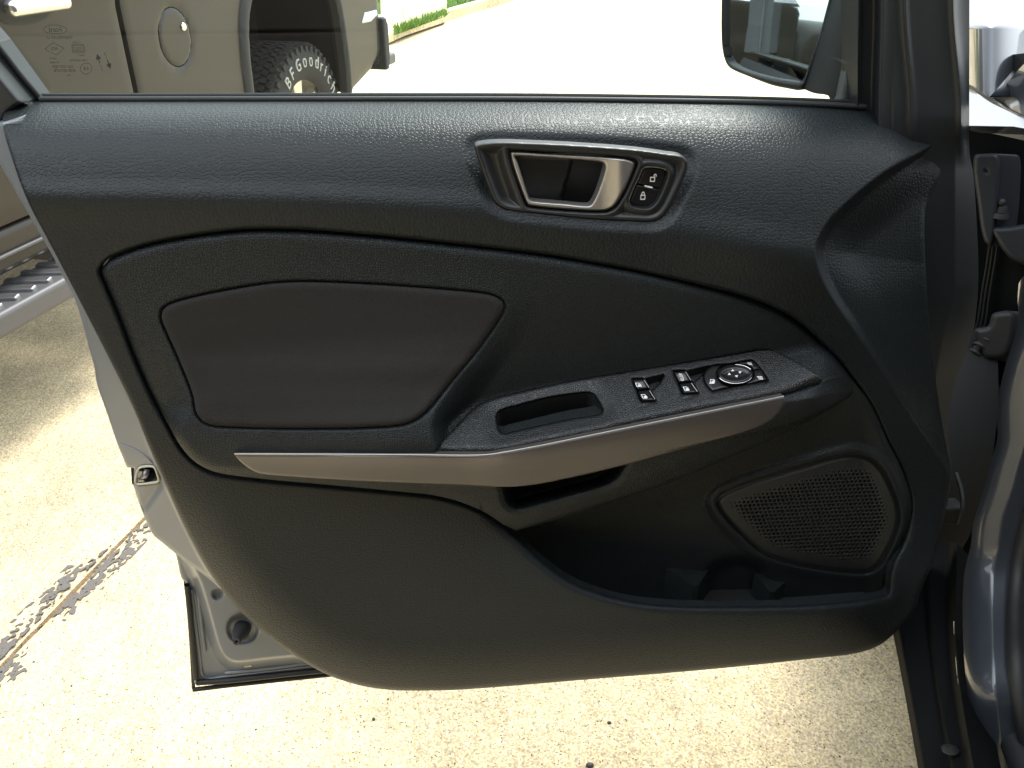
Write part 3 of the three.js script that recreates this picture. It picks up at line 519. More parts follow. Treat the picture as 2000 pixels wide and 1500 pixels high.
// side window: pane, its print, seals and frames
{
  const glass = obj('window_glass', sheet({ out: [[78, 206], [-300, -250], [-170, -460], [1500, -460], [1700, -330], [1700, 212]], cell: 60, surf: (x, y) => onZ(x, y, -0.092) }), M.glass, door);
  glass.userData.label = 'clear slightly green side window pane';
  const c = document.createElement('canvas'); c.width = 1024; c.height = 1024; const x = c.getContext('2d'); x.fillStyle = '#000'; x.fillRect(0, 0, 1024, 1024);
  // the print is read from outside, so it shows reversed from in here; drawn on a canvas covering photo pixels 70..240 x 40..160
  x.save(); x.scale(1024 / 170, 1024 / 120); x.translate(-70, -40); x.fillStyle = x.strokeStyle = '#fff'; x.lineWidth = 0.9;
  const rev = (t, px, py, size, font = 'sans-serif', sk = 0) => { x.save(); x.translate(px, py); x.transform(-1, 0, sk, 1, 0, 0); x.font = size + 'px ' + font; x.textAlign = 'center'; x.textBaseline = 'middle'; x.fillText(t, 0, 0); x.restore(); };
  x.beginPath(); x.ellipse(107, 57, 22.5, 8.5, 0.04, 0, 7); x.stroke(); rev('Ford', 107, 57.5, 13, 'italic serif');
  rev('TEMPERLITE-LT', 115, 72.5, 7.6);
  x.beginPath(); x.moveTo(103, 82); x.lineTo(124, 93.5); x.lineTo(109, 106); x.lineTo(87, 95); x.closePath(); x.stroke(); rev('AIS', 105, 94, 9);
  x.save(); x.transform(1, 0, 0.12, 1, -11, 0); x.beginPath(); x.roundRect(139, 85, 24, 17, 3); x.stroke(); x.beginPath(); x.roundRect(142, 87.5, 18, 12, 1.5); x.stroke(); x.restore(); rev('ISI', 151, 94, 9.5, 'bold sans-serif');
  rev('IS 2553', 147, 81, 4); rev('PART 2', 156, 107, 4.4); rev('A5877', 103, 113, 5); rev('CML 6368392', 152, 117, 5.6); rev('TP M34', 106, 121, 5.4); rev('AS2 DOT 803', 122, 129, 7); rev('43R-001378', 126, 137.5, 8, 'bold sans-serif'); rev('CA', 134, 146.5, 5.5);
  x.beginPath(); x.arc(167, 133, 11, 0, 7); x.stroke(); rev('E4', 167, 133, 9.5);
  const arrow = (ax, ay, bx, by) => { x.lineWidth = 2; const dx = bx - ax, dy = by - ay, l = Math.hypot(dx, dy), ux = dx / l, uy = dy / l; x.beginPath(); x.moveTo(ax + dx * 0.42, ay + dy * 0.42); x.lineTo(bx - ux * 8, by - uy * 8); x.stroke(); for (const k of [0.0, 0.14, 0.28]) { x.beginPath(); x.arc(ax + dx * k, ay + dy * k, 1.1, 0, 7); x.fill(); } x.beginPath(); x.moveTo(bx, by); x.lineTo(bx - ux * 11 - uy * 5.5, by - uy * 11 + ux * 5.5); x.lineTo(bx - ux * 11 + uy * 5.5, by - uy * 11 - ux * 5.5); x.fill(); };
  arrow(198, 136, 188, 104); arrow(204, 103, 215, 134);
  x.restore();
  const g = new THREE.BufferGeometry(), Q = [[70, 40], [240, 40], [240, 160], [70, 160]].map(p => onZ(p[0], p[1], -0.0912));
  g.setAttribute('position', new THREE.Float32BufferAttribute([Q[0], Q[1], Q[2], Q[0], Q[2], Q[3]].flatMap(p => p.toArray()), 3)); g.setAttribute('uv', new THREE.Float32BufferAttribute([0, 1, 1, 1, 1, 0, 0, 1, 1, 0, 0, 0], 2)); g.computeVertexNormals();
  obj('etched_print', g, std([0.05, 0.05, 0.05], { alphaMap: new THREE.CanvasTexture(c), transparent: true, roughness: 0.9 }), glass);
  const by = x => belt(x);
  const xs = [...Array(20)].map((_, i) => 78 + i * (1690 - 78) / 19);
  const seal = obj('belt_seal', [tube(xs.map(x => onZ(x, by(x) - 2.0, -0.0835)), 0.0034, false, 8, 60), tube(xs.map(x => onZ(x, by(x) - 9.5, -0.101)), 0.0028, false, 8, 60)], M.rubber, door);
  obj('seal_lip', [tube(xs.map(x => onZ(x, by(x) - 6.6, -0.0855)), 0.0010, false, 6, 60), tube(xs.map(x => onZ(x, by(x) - 13, -0.100)), 0.0008, false, 6, 60)], M.rubberGrey, seal);
  const SASH = curve([[80, 196, 1], [62, 200], [40, 202], [12, 222], [-2, 250, 1], [-90, 120, 1], [-360, -260, 1], [-300, -262, 1], [-2, 84, 1]], true, 4);
  const dg = dist([[82, 196], [-300, -262]], false);
  const sash = obj('window_frame', sheet({ out: SASH, cell: 4, surf: (x, y, s) => onZ(x, y, -0.086 + 0.040 * sm(3, 40, dg(x, y)) - round(s, 4, 0.003)), skirt: [0, 0, -0.03] }), M.pillar, door);
  obj('glass_run', tube([[81, 194], [40, 146], [-2, 92], [-300, -258]].map(p => onZ(p[0], p[1], -0.086)), 0.0032, false, 8, 30), M.rubber, sash);
  const HDR = curve([[-380, -262, 1], [-180, -480, 1], [1560, -480, 1], [1720, -340, 1], [1690, -330, 1], [1520, -440, 1], [-150, -440, 1], [-300, -250, 1]], true, 3);
  obj('window_header', sheet({ out: HDR, cell: 12, surf: (x, y) => onZ(x, y, -0.02), skirt: [0, 0, -0.05] }), M.pillar, door);
  // front frame with its ridged cover, running down into the dark front flank of the door
  const ridge = lut([[1672, -0.060], [1678, -0.056], [1686, -0.066], [1706, -0.068], [1713, -0.062], [1719, -0.041], [1724, -0.0375], [1732, -0.039], [1752, -0.0405], [1763, -0.0385], [1768, -0.0355], [1775, -0.039], [1800, -0.040], [1848, -0.0415], [1857, -0.0395], [1861, -0.0375], [1866, -0.045], [1874, -0.066], [1895, -0.075], [1930, -0.085]]);
  const PIL = curve([[1675, -460, 1], [1675, 211, 1], [1700, 240, 1], [1760, 420, 1], [1770, 700, 1], [1800, 1000, 1], [1822, 1060, 1], [1846, 1000], [1858, 930], [1851, 830], [1862, 762], [1872, 728], [1896, 662], [1906, 615], [1911, 540], [1908, 440], [1901, 340], [1894, 300], [1893, 250], [1895, -460, 1]], true, 5);
  const pz = (x, y) => { const k = sm(0, 1, y / 220), xa = x - (x > 1745 ? 15 * k : 0) + (x < 1745 ? 5 * k : 0); const up = ridge(xa) - 0.022, dn = -0.072 - 0.00016 * (x - 1800) - 0.00055 * Math.max(0, x - 1865 + (y > 560 ? (y - 560) * 0.2 : 0)); return mix(up, dn, sm(225, 330, y)); };
  const pc = obj('pillar_cover', sheet({ out: PIL, cell: 3, surf: (x, y, s) => onZ(x, y, pz(x, y)), skirt: [0, 0, -0.04] }), M.pillar, door);
  pc.userData.label = 'matt black ridged cover of front window frame';
  // door mirror outside the pane
  const mN = V(-0.77, 0.07, 0.63).normalize(), mP = onZ(1500, 80, -0.24);
  const onM = (x, y, h = 0) => onPlane(x, y, mP.clone().addScaledVector(mN, h), mN);
  const HOUS = curve([[1420, -160], [1412, -60], [1409, 40], [1411, 95], [1418, 122], [1428, 134], [1457, 147], [1507, 166], [1540, 173], [1564, 176], [1572, 166], [1590, 115], [1608, 62], [1628, -10], [1645, -120], [1640, -170], [1560, -185], [1460, -185]]);
  const GL = curve([[1423, -150], [1415, -60], [1413, 40], [1415, 95], [1421, 118], [1430, 127], [1457, 139], [1500, 151], [1540, 158], [1563, 160], [1569, 155], [1588, 105], [1604, 60], [1622, -10], [1638, -120], [1630, -160], [1560, -175], [1460, -175]]);
  const mir = new THREE.Group(); mir.name = 'side_mirror'; door.add(mir); mir.userData.label = 'door mirror in black housing outside the window';
  obj('mirror_housing', [sheet({ out: HOUS, holes: [GL], cell: 4, surf: (x, y, s) => onM(x, y, 0.012 - round(s, 5, 0.004)), skirt: mN.clone().multiplyScalar(-0.085).toArray() }), sheet({ out: HOUS, cell: 8, surf: (x, y, s) => onM(x, y, -0.07 - 0.03 * sm(0, 60, s)) })], M.plasticDark, mir);
  obj('mirror_glass', sheet({ out: GL, cell: 10, surf: (x, y) => onM(x, y, 0) }), M.mirror, mir);
  const ARM = curve([[1622, -10, 1], [1604, 60], [1588, 110], [1566, 172, 1], [1590, 182], [1618, 187], [1622, 200, 1], [1640, 196], [1668, 95, 1], [1690, -60, 1], [1650, -140, 1]], true, 4);
  obj('mirror_arm', sheet({ out: ARM, cell: 5, surf: (x, y) => { const t = sm(1560 + (170 - y) * 0.33, 1660 + (100 - y) * 0.1, x); return onZ(x, y, mix(onM(x, y, 0.006).z, -0.118, t)); }, skirt: [0.02, 0, -0.05] }), M.plasticDark, mir);
  obj('mirror_foot', sheet({ out: [[1634, 206], [1640, 190], [1657, 100], [1668, -60], [1690, -60], [1690, 206]], cell: 5, surf: (x, y, s) => onZ(x, y, -0.105 - round(s, 8, 0.006)), skirt: [0, 0, -0.02] }), std([0.07, 0.075, 0.075], { roughness: 0.6 }), mir);
}

// ================================================================ THE CAR THE DOOR HANGS ON (right edge of the photo, and out of it)
const CP = V(0.716, 0.25, -0.028), cN = V(-0.955, 0, -0.296).normalize(), cR = V(-0.296, 0, 0.955).normalize();
const onCar = (x, y, o) => onPlane(x, y, CP.clone().addScaledVector(cN, o), cN);
const nPost = cN.clone().multiplyScalar(0.36).addScaledVector(cR, 0.93).normalize(), pPost = onCar(1925, 640, -0.17);
const onPost = (x, y, o) => onPlane(x, y, pPost.clone().addScaledVector(nPost, o), nPost);
const nBody = cN.clone().multiplyScalar(0.40).addScaledVector(cR, 0.91).normalize(), pBody = onCar(1920, 1100, -0.075);
const onBody = (x, y, o) => onPlane(x, y, pBody.clone().addScaledVector(nBody, o), nBody);
const car = thing('parked_car', 'dark grey parked car with black sill beside its open front door', 'car');
{
  const UVC = p => [p.x + p.z, p.y];
  const sillL = lut([[1150, 1728], [1240, 1745], [1500, 1793], [1640, 1815]]), sillR = lut([[1150, 1868], [1220, 1866], [1316, 1872], [1400, 1884], [1500, 1902], [1640, 1925]]);
  obj('sill_cladding', sheet({ out: curve([[1700, 1060, 1], [1720, 1130], [1745, 1240], [1793, 1500], [1815, 1640, 1], [1930, 1640, 1], [1902, 1500], [1872, 1316], [1866, 1220], [1868, 1130], [1870, 1060, 1]], true, 5), cell: 4, uv: UVC, surf: (x, y, s) => { const t = clamp((x - sillL(y)) / (sillR(y) - sillL(y)), -0.1, 1.1); return onY(x, y, 0.235 + 0.03 * sm(0, 0.12, t) + 0.03 * t + 0.02 * sm(0.55, 0.62, t) + 0.05 * sm(0.85, 1, t)); }, skirt: [0.05, -0.05, 0.015] }), M.sill, car);
  obj('sill_plug', new THREE.SphereGeometry(0.010, 16, 10).scale(1.2, 0.15, 0.9).translate(...onY(1856, 1464, 0.316).toArray()), M.rubber, car);
  obj('sill_edge', tube([[1863, 1215], [1866, 1260], [1870, 1316], [1884, 1400], [1902, 1500], [1925, 1620]].map(p => onY(p[0] + 1, p[1], 0.36)), 0.0016, false, 6, 30), M.edge, car);
  const BL = lut([[540, 1998], [640, 1988], [720, 1962], [800, 1947], [853, 1948], [912, 1933], [960, 1920], [1021, 1901], [1064, 1896], [1120, 1883], [1200, 1880], [1300, 1884], [1400, 1895], [1500, 1908], [1640, 1930]]);
  const body = obj('body_side', sheet({ out: curve([[1998, 540], [1988, 640], [1962, 720], [1947, 800], [1948, 853], [1933, 912], [1920, 960], [1901, 1021], [1896, 1064], [1883, 1120], [1880, 1200], [1884, 1300], [1895, 1400], [1908, 1500], [1930, 1640, 1], [2160, 1640, 1], [2160, 500, 1]], true, 5), cell: 4, uv: UVC, surf: (x, y, s) => { const e = x - BL(y); return onBody(x, y, 0.17 * sm(1060, 1390, y) - 0.018 * Math.exp(-e / 12) - 0.0003 * Math.max(0, e - 55)); }, skirt: [0.05, 0, 0.016] }), M.paint, car);
  obj('aperture_seal', tube([[2010, 1000], [1996, 1060], [1984, 1110], [1978, 1160], [1976, 1220], [1980, 1300], [1992, 1400], [2012, 1500], [2050, 1640]].map(p => onBody(p[0] + 6, p[1], 0.17 * sm(1060, 1390, p[1]) - 0.004)), 0.011, false, 10, 50), M.rubber, car);
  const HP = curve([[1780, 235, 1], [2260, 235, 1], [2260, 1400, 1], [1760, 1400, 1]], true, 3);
  const post = obj('hinge_pillar', sheet({ out: HP, cell: 10, uv: UVC, surf: (x, y) => onPost(x, y, -0.012 * Math.sin(x / 25) * sm(300, 500, y)) }), M.sill, car);  // grey pillar coloured near-black, painting in the shade around the hinges
  obj('pillar_plate', sheet({ out: curve([[1902, 306], [1925, 300], [1950, 304], [1952, 360], [1948, 420], [1938, 480], [1922, 470], [1910, 400]]), cell: 3, uv: UVC, surf: (x, y, s) => onPost(x, y, 0.03 - round(s, 8, 0.01) - 0.004 * (1 - sm(3, 6, Math.hypot(x - 1927, y - 335)))), skirt: [0.03, 0, 0.01] }), M.paintShaded, car);
  obj('bracket', sheet({ out: curve([[1938, 447], [1970, 443], [2030, 440], [2030, 520], [1985, 512], [1968, 500], [1950, 475]]), cell: 3, uv: UVC, surf: (x, y, s) => onPost(x, y, 0.035 - round(s, 10, 0.012)), skirt: [0.03, 0, 0.01] }), M.paintShaded, car);
  const bolt = onPost(1957, 408, 0.02); obj('hinge_bolt', [new THREE.CylinderGeometry(0.007, 0.009, 0.010, 14).translate(bolt.x, bolt.y, bolt.z), new THREE.CylinderGeometry(0.012, 0.014, 0.008, 14).translate(bolt.x, bolt.y - 0.010, bolt.z), new THREE.SphereGeometry(0.006, 12, 8).translate(bolt.x - 0.004, bolt.y + 0.012, bolt.z)], M.rubberGrey, car);
  obj('pillar_seal', [0, 7, 15].map(o => tube([[1938 + o, 430], [1930 + o, 500], [1920 + o, 560], [1908 + o, 640], [1890 + o, 740], [1878 + o, 800], [1862 + o, 900]].map(p => onPost(p[0], p[1], 0.008)), 0.0022, false, 6, 30)), M.rubber, car);
  obj('wiring_boot', [tube([[1930, 655], [1918, 668], [1902, 690], [1888, 712], [1872, 730], [1862, 740]].map(p => onPost(p[0], p[1], 0.04)), 0.0075, false, 10, 40), ...[[1924, 664], [1914, 676], [1904, 689], [1894, 703], [1885, 716], [1875, 728], [1866, 737]].map((p, i) => { const t = new THREE.TorusGeometry(0.0105 - i * 0.0005, 0.0032, 8, 18); t.lookAt(V(-0.45, -0.55, 0.2)); const q = onPost(p[0], p[1], 0.04); t.translate(q.x, q.y, q.z); return t; })], M.rubberGrey, car);
  obj('boot_cover', sheet({ out: curve([[1904, 644], [1930, 636], [1938, 614], [1956, 608], [1974, 608], [1983, 618], [1982, 650], [1970, 690], [1952, 702], [1922, 700], [1912, 672]]), cell: 3, uv: UVC, surf: (x, y, s) => onPost(x, y, 0.05 - round(s, 12, 0.016)), skirt: [0.03, 0, 0.01] }), M.rubberGrey, car);
  obj('check_strap', prism([[1862, 748], [1985, 756], [2020, 760], [2020, 773], [1940, 772], [1862, 766]].map(p => onPost(p[0], p[1], 0.05)), V(0.01, -0.004, 0.003)), M.plasticDark, car);
  const hg = onCar(1848, 1000, -0.075); obj('door_hinge', [box(0.042, 0.034, 0.03, hg.x, hg.y + 0.002, hg.z, 0.006), tube([[1868, 925], [1878, 960], [1880, 990], [1872, 1024]].map(p => onCar(p[0], p[1], -0.07)), 0.0035, false, 8, 20)], M.plasticDark, car);
  // front wing in three glossy panels with dark gaps between them
  obj('front_wing', sheet({ out: curve([[1870, -220, 1], [1870, 160, 1], [1898, 167], [1931, 191, 1], [1968, 150], [1992, 118], [2004, 70], [2050, -220, 1]], true, 4), cell: 5, uv: UVC, surf: (x, y) => onCar(x, y, 0.02 - 0.0010 * Math.max(0, 50 - y) - 0.00002 * (x - 1900) ** 2 * 0.4), skirt: [0.03, 0, 0.0] }), M.paint, car);
  obj('wing_top', sheet({ out: curve([[1870, 166, 1], [1897, 174], [1931, 198], [1965, 215], [2060, 262, 1], [1980, 247, 1], [1870, 245, 1]], true, 4), cell: 4, uv: UVC, surf: (x, y) => onCar(x, y, 0.018 + 0.0007 * (y - 180)), skirt: [0.03, -0.01, 0] }), M.paint, car);
  obj('cowl_panel', sheet({ out: curve([[1937, 194, 1], [1972, 156], [2010, 118], [2100, 90, 1], [2100, 270, 1], [1968, 210]], true, 4), cell: 5, uv: UVC, surf: (x, y, s) => onCar(x, y, -0.004 - 0.012 * Math.sin(clamp((y - 140) / 90) * 3)), skirt: [0.03, 0, 0] }), M.paint, car);
  obj('wing_gap', sheet({ out: [[1860, 120], [2120, 90], [2120, 300], [1860, 244]], cell: 20, uv: UVC, surf: (x, y) => onCar(x, y, -0.03) }), M.rubber, car);
  obj('wing_flange', tube([[1880, 247], [1935, 247.5], [2030, 249]].map(p => onCar(p[0], p[1], 0.02)), 0.003, false, 8, 12), M.paint, car);
  // the rest of the car, behind and beside the camera: shades the inside of the door and shows in glossy parts
  const O = V(0.72, 0, -0.10), cIn = cN.clone().negate();
  const rest = new THREE.Matrix4().makeBasis(cR, V(0, 1, 0), V(0, 0, 0).crossVectors(cR, V(0, 1, 0))).setPosition(O);   // local x to the rear, z inwards or outwards
  const zs = Math.sign(V(0, 0, 0).crossVectors(cR, V(0, 1, 0)).dot(cIn));
  const put = (name, geos, mat) => obj(name, geos.map(g => g.applyMatrix4(rest)), mat, car);
  const bx = (x0, x1, y0, y1, b0, b1, r = 0.03) => box(x1 - x0, y1 - y0, Math.abs(b1 - b0), (x0 + x1) / 2, (y0 + y1) / 2, zs * (b0 + b1) / 2, r);
  put('roof', [bx(0.15, 3.1, 1.60, 1.66, 0.16, 1.56)], M.paint);
  put('rear_door', [bx(1.18, 2.25, 0.32, 1.08, -0.02, 0.10, 0.04), bx(1.14, 1.30, 0.3, 1.62, 0.06, 0.16)], M.paint);
  put('far_side', [bx(0.2, 3.2, 0.32, 1.08, 1.60, 1.70, 0.04), bx(2.9, 3.2, 0.4, 1.62, 0.1, 1.6)], M.paint);
  put('front_body', [bx(-1.15, -0.12, 0.42, 0.98, 0.34, 1.62, 0.08)], M.paint);
  put('floor_pan', [bx(0.05, 3.0, 0.30, 0.34, 0.10, 1.6)], M.plasticDark);
  put('dashboard', [bx(-0.05, 0.30, 0.70, 1.05, 0.12, 1.55, 0.08)], M.plasticDark);
  put('front_seat', [bx(0.62, 1.12, 0.42, 0.60, 0.24, 0.74, 0.06), bx(1.00, 1.16, 0.50, 1.18, 0.24, 0.74, 0.06), bx(1.08, 1.18, 1.22, 1.42, 0.37, 0.61, 0.04)], M.cloth);
  for (const a of [-0.52, 2.0]) for (const b of [0.12, 1.55]) { const g = new THREE.LatheGeometry([[0.0, -0.1], [0.2, -0.1], [0.27, -0.105], [0.325, -0.085], [0.33, 0], [0.325, 0.085], [0.27, 0.105], [0.2, 0.1], [0, 0.1]].map(p => new THREE.Vector2(...p)), 36); g.rotateX(Math.PI / 2); g.translate(a, 0.33, zs * b); put('wheel', [g], M.tyre); }
}

// ================================================================ THE PICKUP PARKED ALONGSIDE
const TA = 20 * Math.PI / 180, TU = V(Math.sin(TA), 0, -Math.cos(TA)), TN = V(Math.cos(TA), 0, Math.sin(TA));
const TW = onY(600, 98, 0.737), TS = 1.18; TW.y = 1.28 * (1 - TS);   // heights and lengths below are in units of 1.18 m
const truck = thing('pickup_truck', 'dusty grey-brown pickup truck with a running board, parked beyond the open door', 'truck');
truck.position.copy(TW); truck.scale.setScalar(TS); truck.rotation.y = Math.PI / 2 - TA;      // local x runs to the tail, z outwards to our side
const tl = (px, py, o = 0) => { const p = onPlane(px, py, TW.clone().addScaledVector(TN, o), TN).sub(TW); return [p.dot(TU) / TS, p.y / TS]; };
const font = await new FontLoader().loadAsync('fonts/droid/droid_sans_regular.typeface.json');
{
  const UVT = p => [p.x, p.y];
  const crown = y => 0.0 - 0.35 * Math.max(0, y - 1.22) ** 2 - 0.25 * Math.max(0, 0.80 - y) ** 2 + 0.012 * Math.exp(-(((y - 1.12) / 0.03) ** 2));
  const side = (out, holes, cell = 0.02) => sheet({ out, holes, cell, uv: UVT, surf: (x, y, s) => V(x, y, crown(y) - round(s, 0.005, 0.004)), skirt: [0, 0, -0.05] });
  const ARCH = curve([[-0.46, 0.58, 1], [-0.455, 0.80], [-0.43, 0.96], [-0.36, 1.05], [-0.2, 1.09], [0.1, 1.09], [0.25, 1.05], [0.315, 0.96], [0.345, 0.78], [0.365, 0.58, 1]], true, 6);
  const FUEL = [...Array(40)].map((_, i) => { const t = i / 40 * 6.2832; return [-0.808 + 0.078 * Math.cos(t), 0.962 + 0.080 * Math.sin(t)]; });
  const bedOut = [[-1.02, 0.62], [-0.46, 0.60], [-0.4, 0.60], [0.36, 0.60], [0.62, 0.66], [0.74, 0.72], [0.76, 1.40], [-1.02, 1.40]];
  const bed = obj('bed_side', side(bedOut, [ARCH, FUEL]), M.truck, truck);
  obj('fuel_door', side(FUEL.map(p => [-0.808 + (p[0] + 0.808) * 0.965, 0.962 + (p[1] - 0.962) * 0.965]), [], 0.01), M.truck, bed);
  obj('fuel_door_lip', new THREE.SphereGeometry(0.016, 12, 8).scale(0.8, 0.7, 0.3).translate(-0.765, 0.985, 0.002), M.chrome, bed);
  obj('arch_flare', sheet({ out: ARCH.map(p => [p[0] * 1.05 - 0.0, p[1] + 0.014]), holes: [ARCH.map(p => [p[0] * 0.95, p[1] - 0.012])], cell: 0.012, uv: UVT, surf: (x, y, s) => V(x, y, 0.014 + crown(y) - round(s, 0.02, 0.014)), skirt: [0, 0, -0.03] }), M.truckDark, bed);
  obj('wheel_well', [box(1.0, 0.62, 0.02, -0.05, 0.86, -0.42), box(0.02, 0.62, 0.42, -0.50, 0.86, -0.22), box(0.02, 0.5, 0.42, 0.40, 0.86, -0.22), box(0.92, 0.02, 0.42, -0.05, 1.13, -0.22)], M.truckDark, truck);
  obj('bed_box', [box(1.7, 0.03, 1.35, -0.13, 0.82, -1.15), box(0.04, 0.6, 1.8, 0.72, 1.08, -0.92), box(1.76, 0.62, 0.05, -0.13, 1.08, -1.86), box(0.04, 0.6, 1.8, -1.0, 1.08, -0.92)], M.truck, truck);
  // cab
  const doorR = [[-2.02, 0.66], [-1.04, 0.66], [-1.04, 1.26], [-2.02, 1.26]], doorF = [[-3.1, 0.66], [-2.035, 0.66], [-2.035, 1.26], [-3.1, 1.26]];
  for (const [o, hx] of [[doorR, -1.33], [doorF, -2.3]]) {
    const d = obj('cab_door', side(o, [], 0.03), M.truck, truck);
    obj('handle', box(0.19, 0.035, 0.035, hx - 0.02, 1.095, 0.035, 0.015), M.chrome, d);
    obj('handle_recess', sheet({ out: curve([[hx - 0.12, 1.09], [hx - 0.08, 1.13], [hx + 0.02, 1.13], [hx + 0.06, 1.09], [hx + 0.02, 1.06], [hx - 0.08, 1.06]]), cell: 0.01, uv: UVT, surf: (x, y, s) => V(x, y, crown(y) + 0.004) }), M.truckDark, d);
  }
  obj('rocker_panel', box(2.2, 0.10, 0.06, -2.12, 0.605, -0.035, 0.02), M.truck, truck);
  obj('rocker_moulding', box(2.2, 0.008, 0.01, -2.12, 0.60, 0.0, 0.003), M.step, truck);
  const pil = (x0, x1, xt0, xt1) => prism([V(x0, 1.26, -0.01), V(x1, 1.26, -0.01), V(xt1, 1.86, -0.20), V(xt0, 1.86, -0.20)], V(0, 0, -0.06));
  const pilF = (x0, x1, xt0, xt1) => prism([V(x0, 1.26, -1.86), V(x1, 1.26, -1.86), V(xt1, 1.86, -1.70), V(xt0, 1.86, -1.70)], V(0, 0, 0.06));
  obj('cab_frame', [pil(-1.14, -1.02, -1.22, -1.08), pil(-2.07, -1.99, -2.07, -1.99), pil(-3.1, -2.98, -2.62, -2.52), pilF(-1.14, -1.02, -1.22, -1.08), pilF(-2.07, -1.99, -2.07, -1.99), pilF(-3.1, -2.98, -2.62, -2.52), box(0.04, 0.6, 1.8, -1.03, 0.96, -0.94), box(2.1, 0.62, 0.05, -2.06, 0.95, -1.87)], M.truck, truck);
  obj('roof', box(1.62, 0.07, 1.62, -1.85, 1.89, -0.95, 0.03), M.truck, truck);
  obj('bonnet', [box(1.25, 0.42, 1.86, -3.72, 1.02, -0.94, 0.08), box(1.1, 0.25, 1.7, -3.7, 0.72, -0.94, 0.05)], M.truck, truck);
  obj('chassis', [box(3.9, 0.14, 0.9, -2.0, 0.56, -0.94, 0.02), box(0.9, 0.10, 0.7, 0.3, 0.58, -0.94, 0.02)], M.truckDark, truck);
  const pane = (x0, x1, xt0, xt1) => prism([V(x0, 1.265, -0.035), V(x1, 1.265, -0.035), V(xt1, 1.85, -0.215), V(xt0, 1.85, -0.215)], V(0, 0, -0.004));
  for (const a of [[-1.99, -1.14, -1.99, -1.22], [-2.98, -2.07, -2.52, -2.07]]) obj('cab_window', pane(...a), M.glass, truck);
  for (const x of [-1.45, -2.45]) for (const z of [-0.5, -1.35]) obj('seat', [box(0.5, 0.16, 0.5, x - 0.2, 0.92, z, 0.05), box(0.14, 0.62, 0.5, x + 0.08, 1.22, z, 0.05), box(0.1, 0.18, 0.26, x + 0.12, 1.62, z, 0.04)], M.plasticDark, truck);
  // tail: bumper, step, marker lamp
  const bump = obj('rear_bumper', [box(0.13, 0.20, 1.86, 0.80, 0.745, -0.93, 0.03), box(0.04, 0.22, 1.9, 0.76, 0.745, -0.93, 0.01)], M.truckDark, truck);
  obj('bumper_end', box(0.06, 0.05, 0.12, 0.865, 0.83, -0.06, 0.015), M.chrome, bump);
  obj('bumper_step', box(0.10, 0.05, 0.26, 0.90, 0.66, -0.14, 0.015), M.step, bump);
  const mk = [[706, 46], [712, 25], [734, 19], [736, 30], [724, 42]].map(p => tl(...p));
  obj('marker_lamp', sheet({ out: mk, cell: 0.006, uv: UVT, surf: (x, y, s) => V(x, y, crown(y) + 0.006 - round(s, 0.006, 0.005)), skirt: [0, 0, -0.01] }), M.lens, truck);
  // running board with slanted tread ribs
  const rb = obj('running_board', [box(2.1, 0.055, 0.13, -2.22, 0.492, 0.005, 0.012), box(0.12, 0.05, 0.25, -1.28, 0.50, -0.12), box(0.12, 0.05, 0.25, -2.6, 0.50, -0.12)], M.step, truck);
  for (let i = 0; i < 22; i++) { const g = new RoundedBoxGeometry(0.105, 0.014, 0.024, 2, 0.005); g.rotateY(-1.25); g.translate(-1.20 - i * 0.052, 0.521, -0.002); obj('tread_rib', g, M.steel, rb); }
  // wheels
  const R = 0.41, tyreP = [[0.235, -0.105], [0.26, -0.128], [0.31, -0.140], [0.36, -0.132], [0.392, -0.112], [0.402, -0.09], [0.405, 0], [0.402, 0.09], [0.392, 0.112], [0.36, 0.132], [0.31, 0.140], [0.26, 0.128], [0.235, 0.105]].map(p => new THREE.Vector2(...p));
  const wheelAt = (x, z, full) => {
    const wg = new THREE.Group(); wg.name = 'wheel'; truck.add(wg); wg.position.set(x, 0.515, z); wg.scale.setScalar(0.781);
    const ty = new THREE.LatheGeometry(tyreP, 64); ty.rotateX(Math.PI / 2); obj('tyre', ty, M.tyre, wg);
    const blocks = []; const rows = [-0.096, -0.058, -0.018, 0.022, 0.062, 0.099];
    for (let i = 0; i < 62; i++) rows.forEach((zz, k) => { const g = box(0.026, 0.014, 0.033, 0, 0, 0); g.rotateY(((k % 2) ? 0.5 : -0.45) + (i % 3) * 0.12); g.translate(0, 0.405, zz); g.rotateZ((i + (k % 2) * 0.5) / 62 * 6.2832); blocks.push(g); });
    for (let i = 0; i < 46; i++) { const g = box(0.024, 0.045, 0.012, 0, 0.372, 0.124); g.rotateZ(i / 46 * 6.2832); blocks.push(g); }
    obj('tread', blocks, M.tyre, wg);
    const rim = new THREE.LatheGeometry([[0.0, 0.045], [0.06, 0.05], [0.075, 0.04], [0.19, 0.02], [0.20, -0.03], [0.218, 0.06], [0.232, 0.112], [0.245, 0.118], [0.247, 0.108], [0.235, 0.10], [0.225, -0.1]].map(p => new THREE.Vector2(...p)), 64); rim.rotateX(Math.PI / 2);
    rim.scale(1.16, 1.16, 1); obj('rim', rim, M.alloy, wg);
    for (let i = 0; i < 6; i++) { const sh = new THREE.Shape([[-0.030, 0.05], [-0.024, 0.13], [-0.040, 0.222], [0.040, 0.222], [0.024, 0.13], [0.030, 0.05]].map(p => new THREE.Vector2(...p))); const g = new THREE.ExtrudeGeometry(sh, { depth: 0.035, bevelSize: 0.006, bevelThickness: 0.006, bevelSegments: 2 }); g.translate(0, 0, 0.048); g.rotateZ(i / 6 * 6.2832 + 0.02); g.scale(1.16, 1.16, 1); obj('spoke', g, M.alloy, wg); }
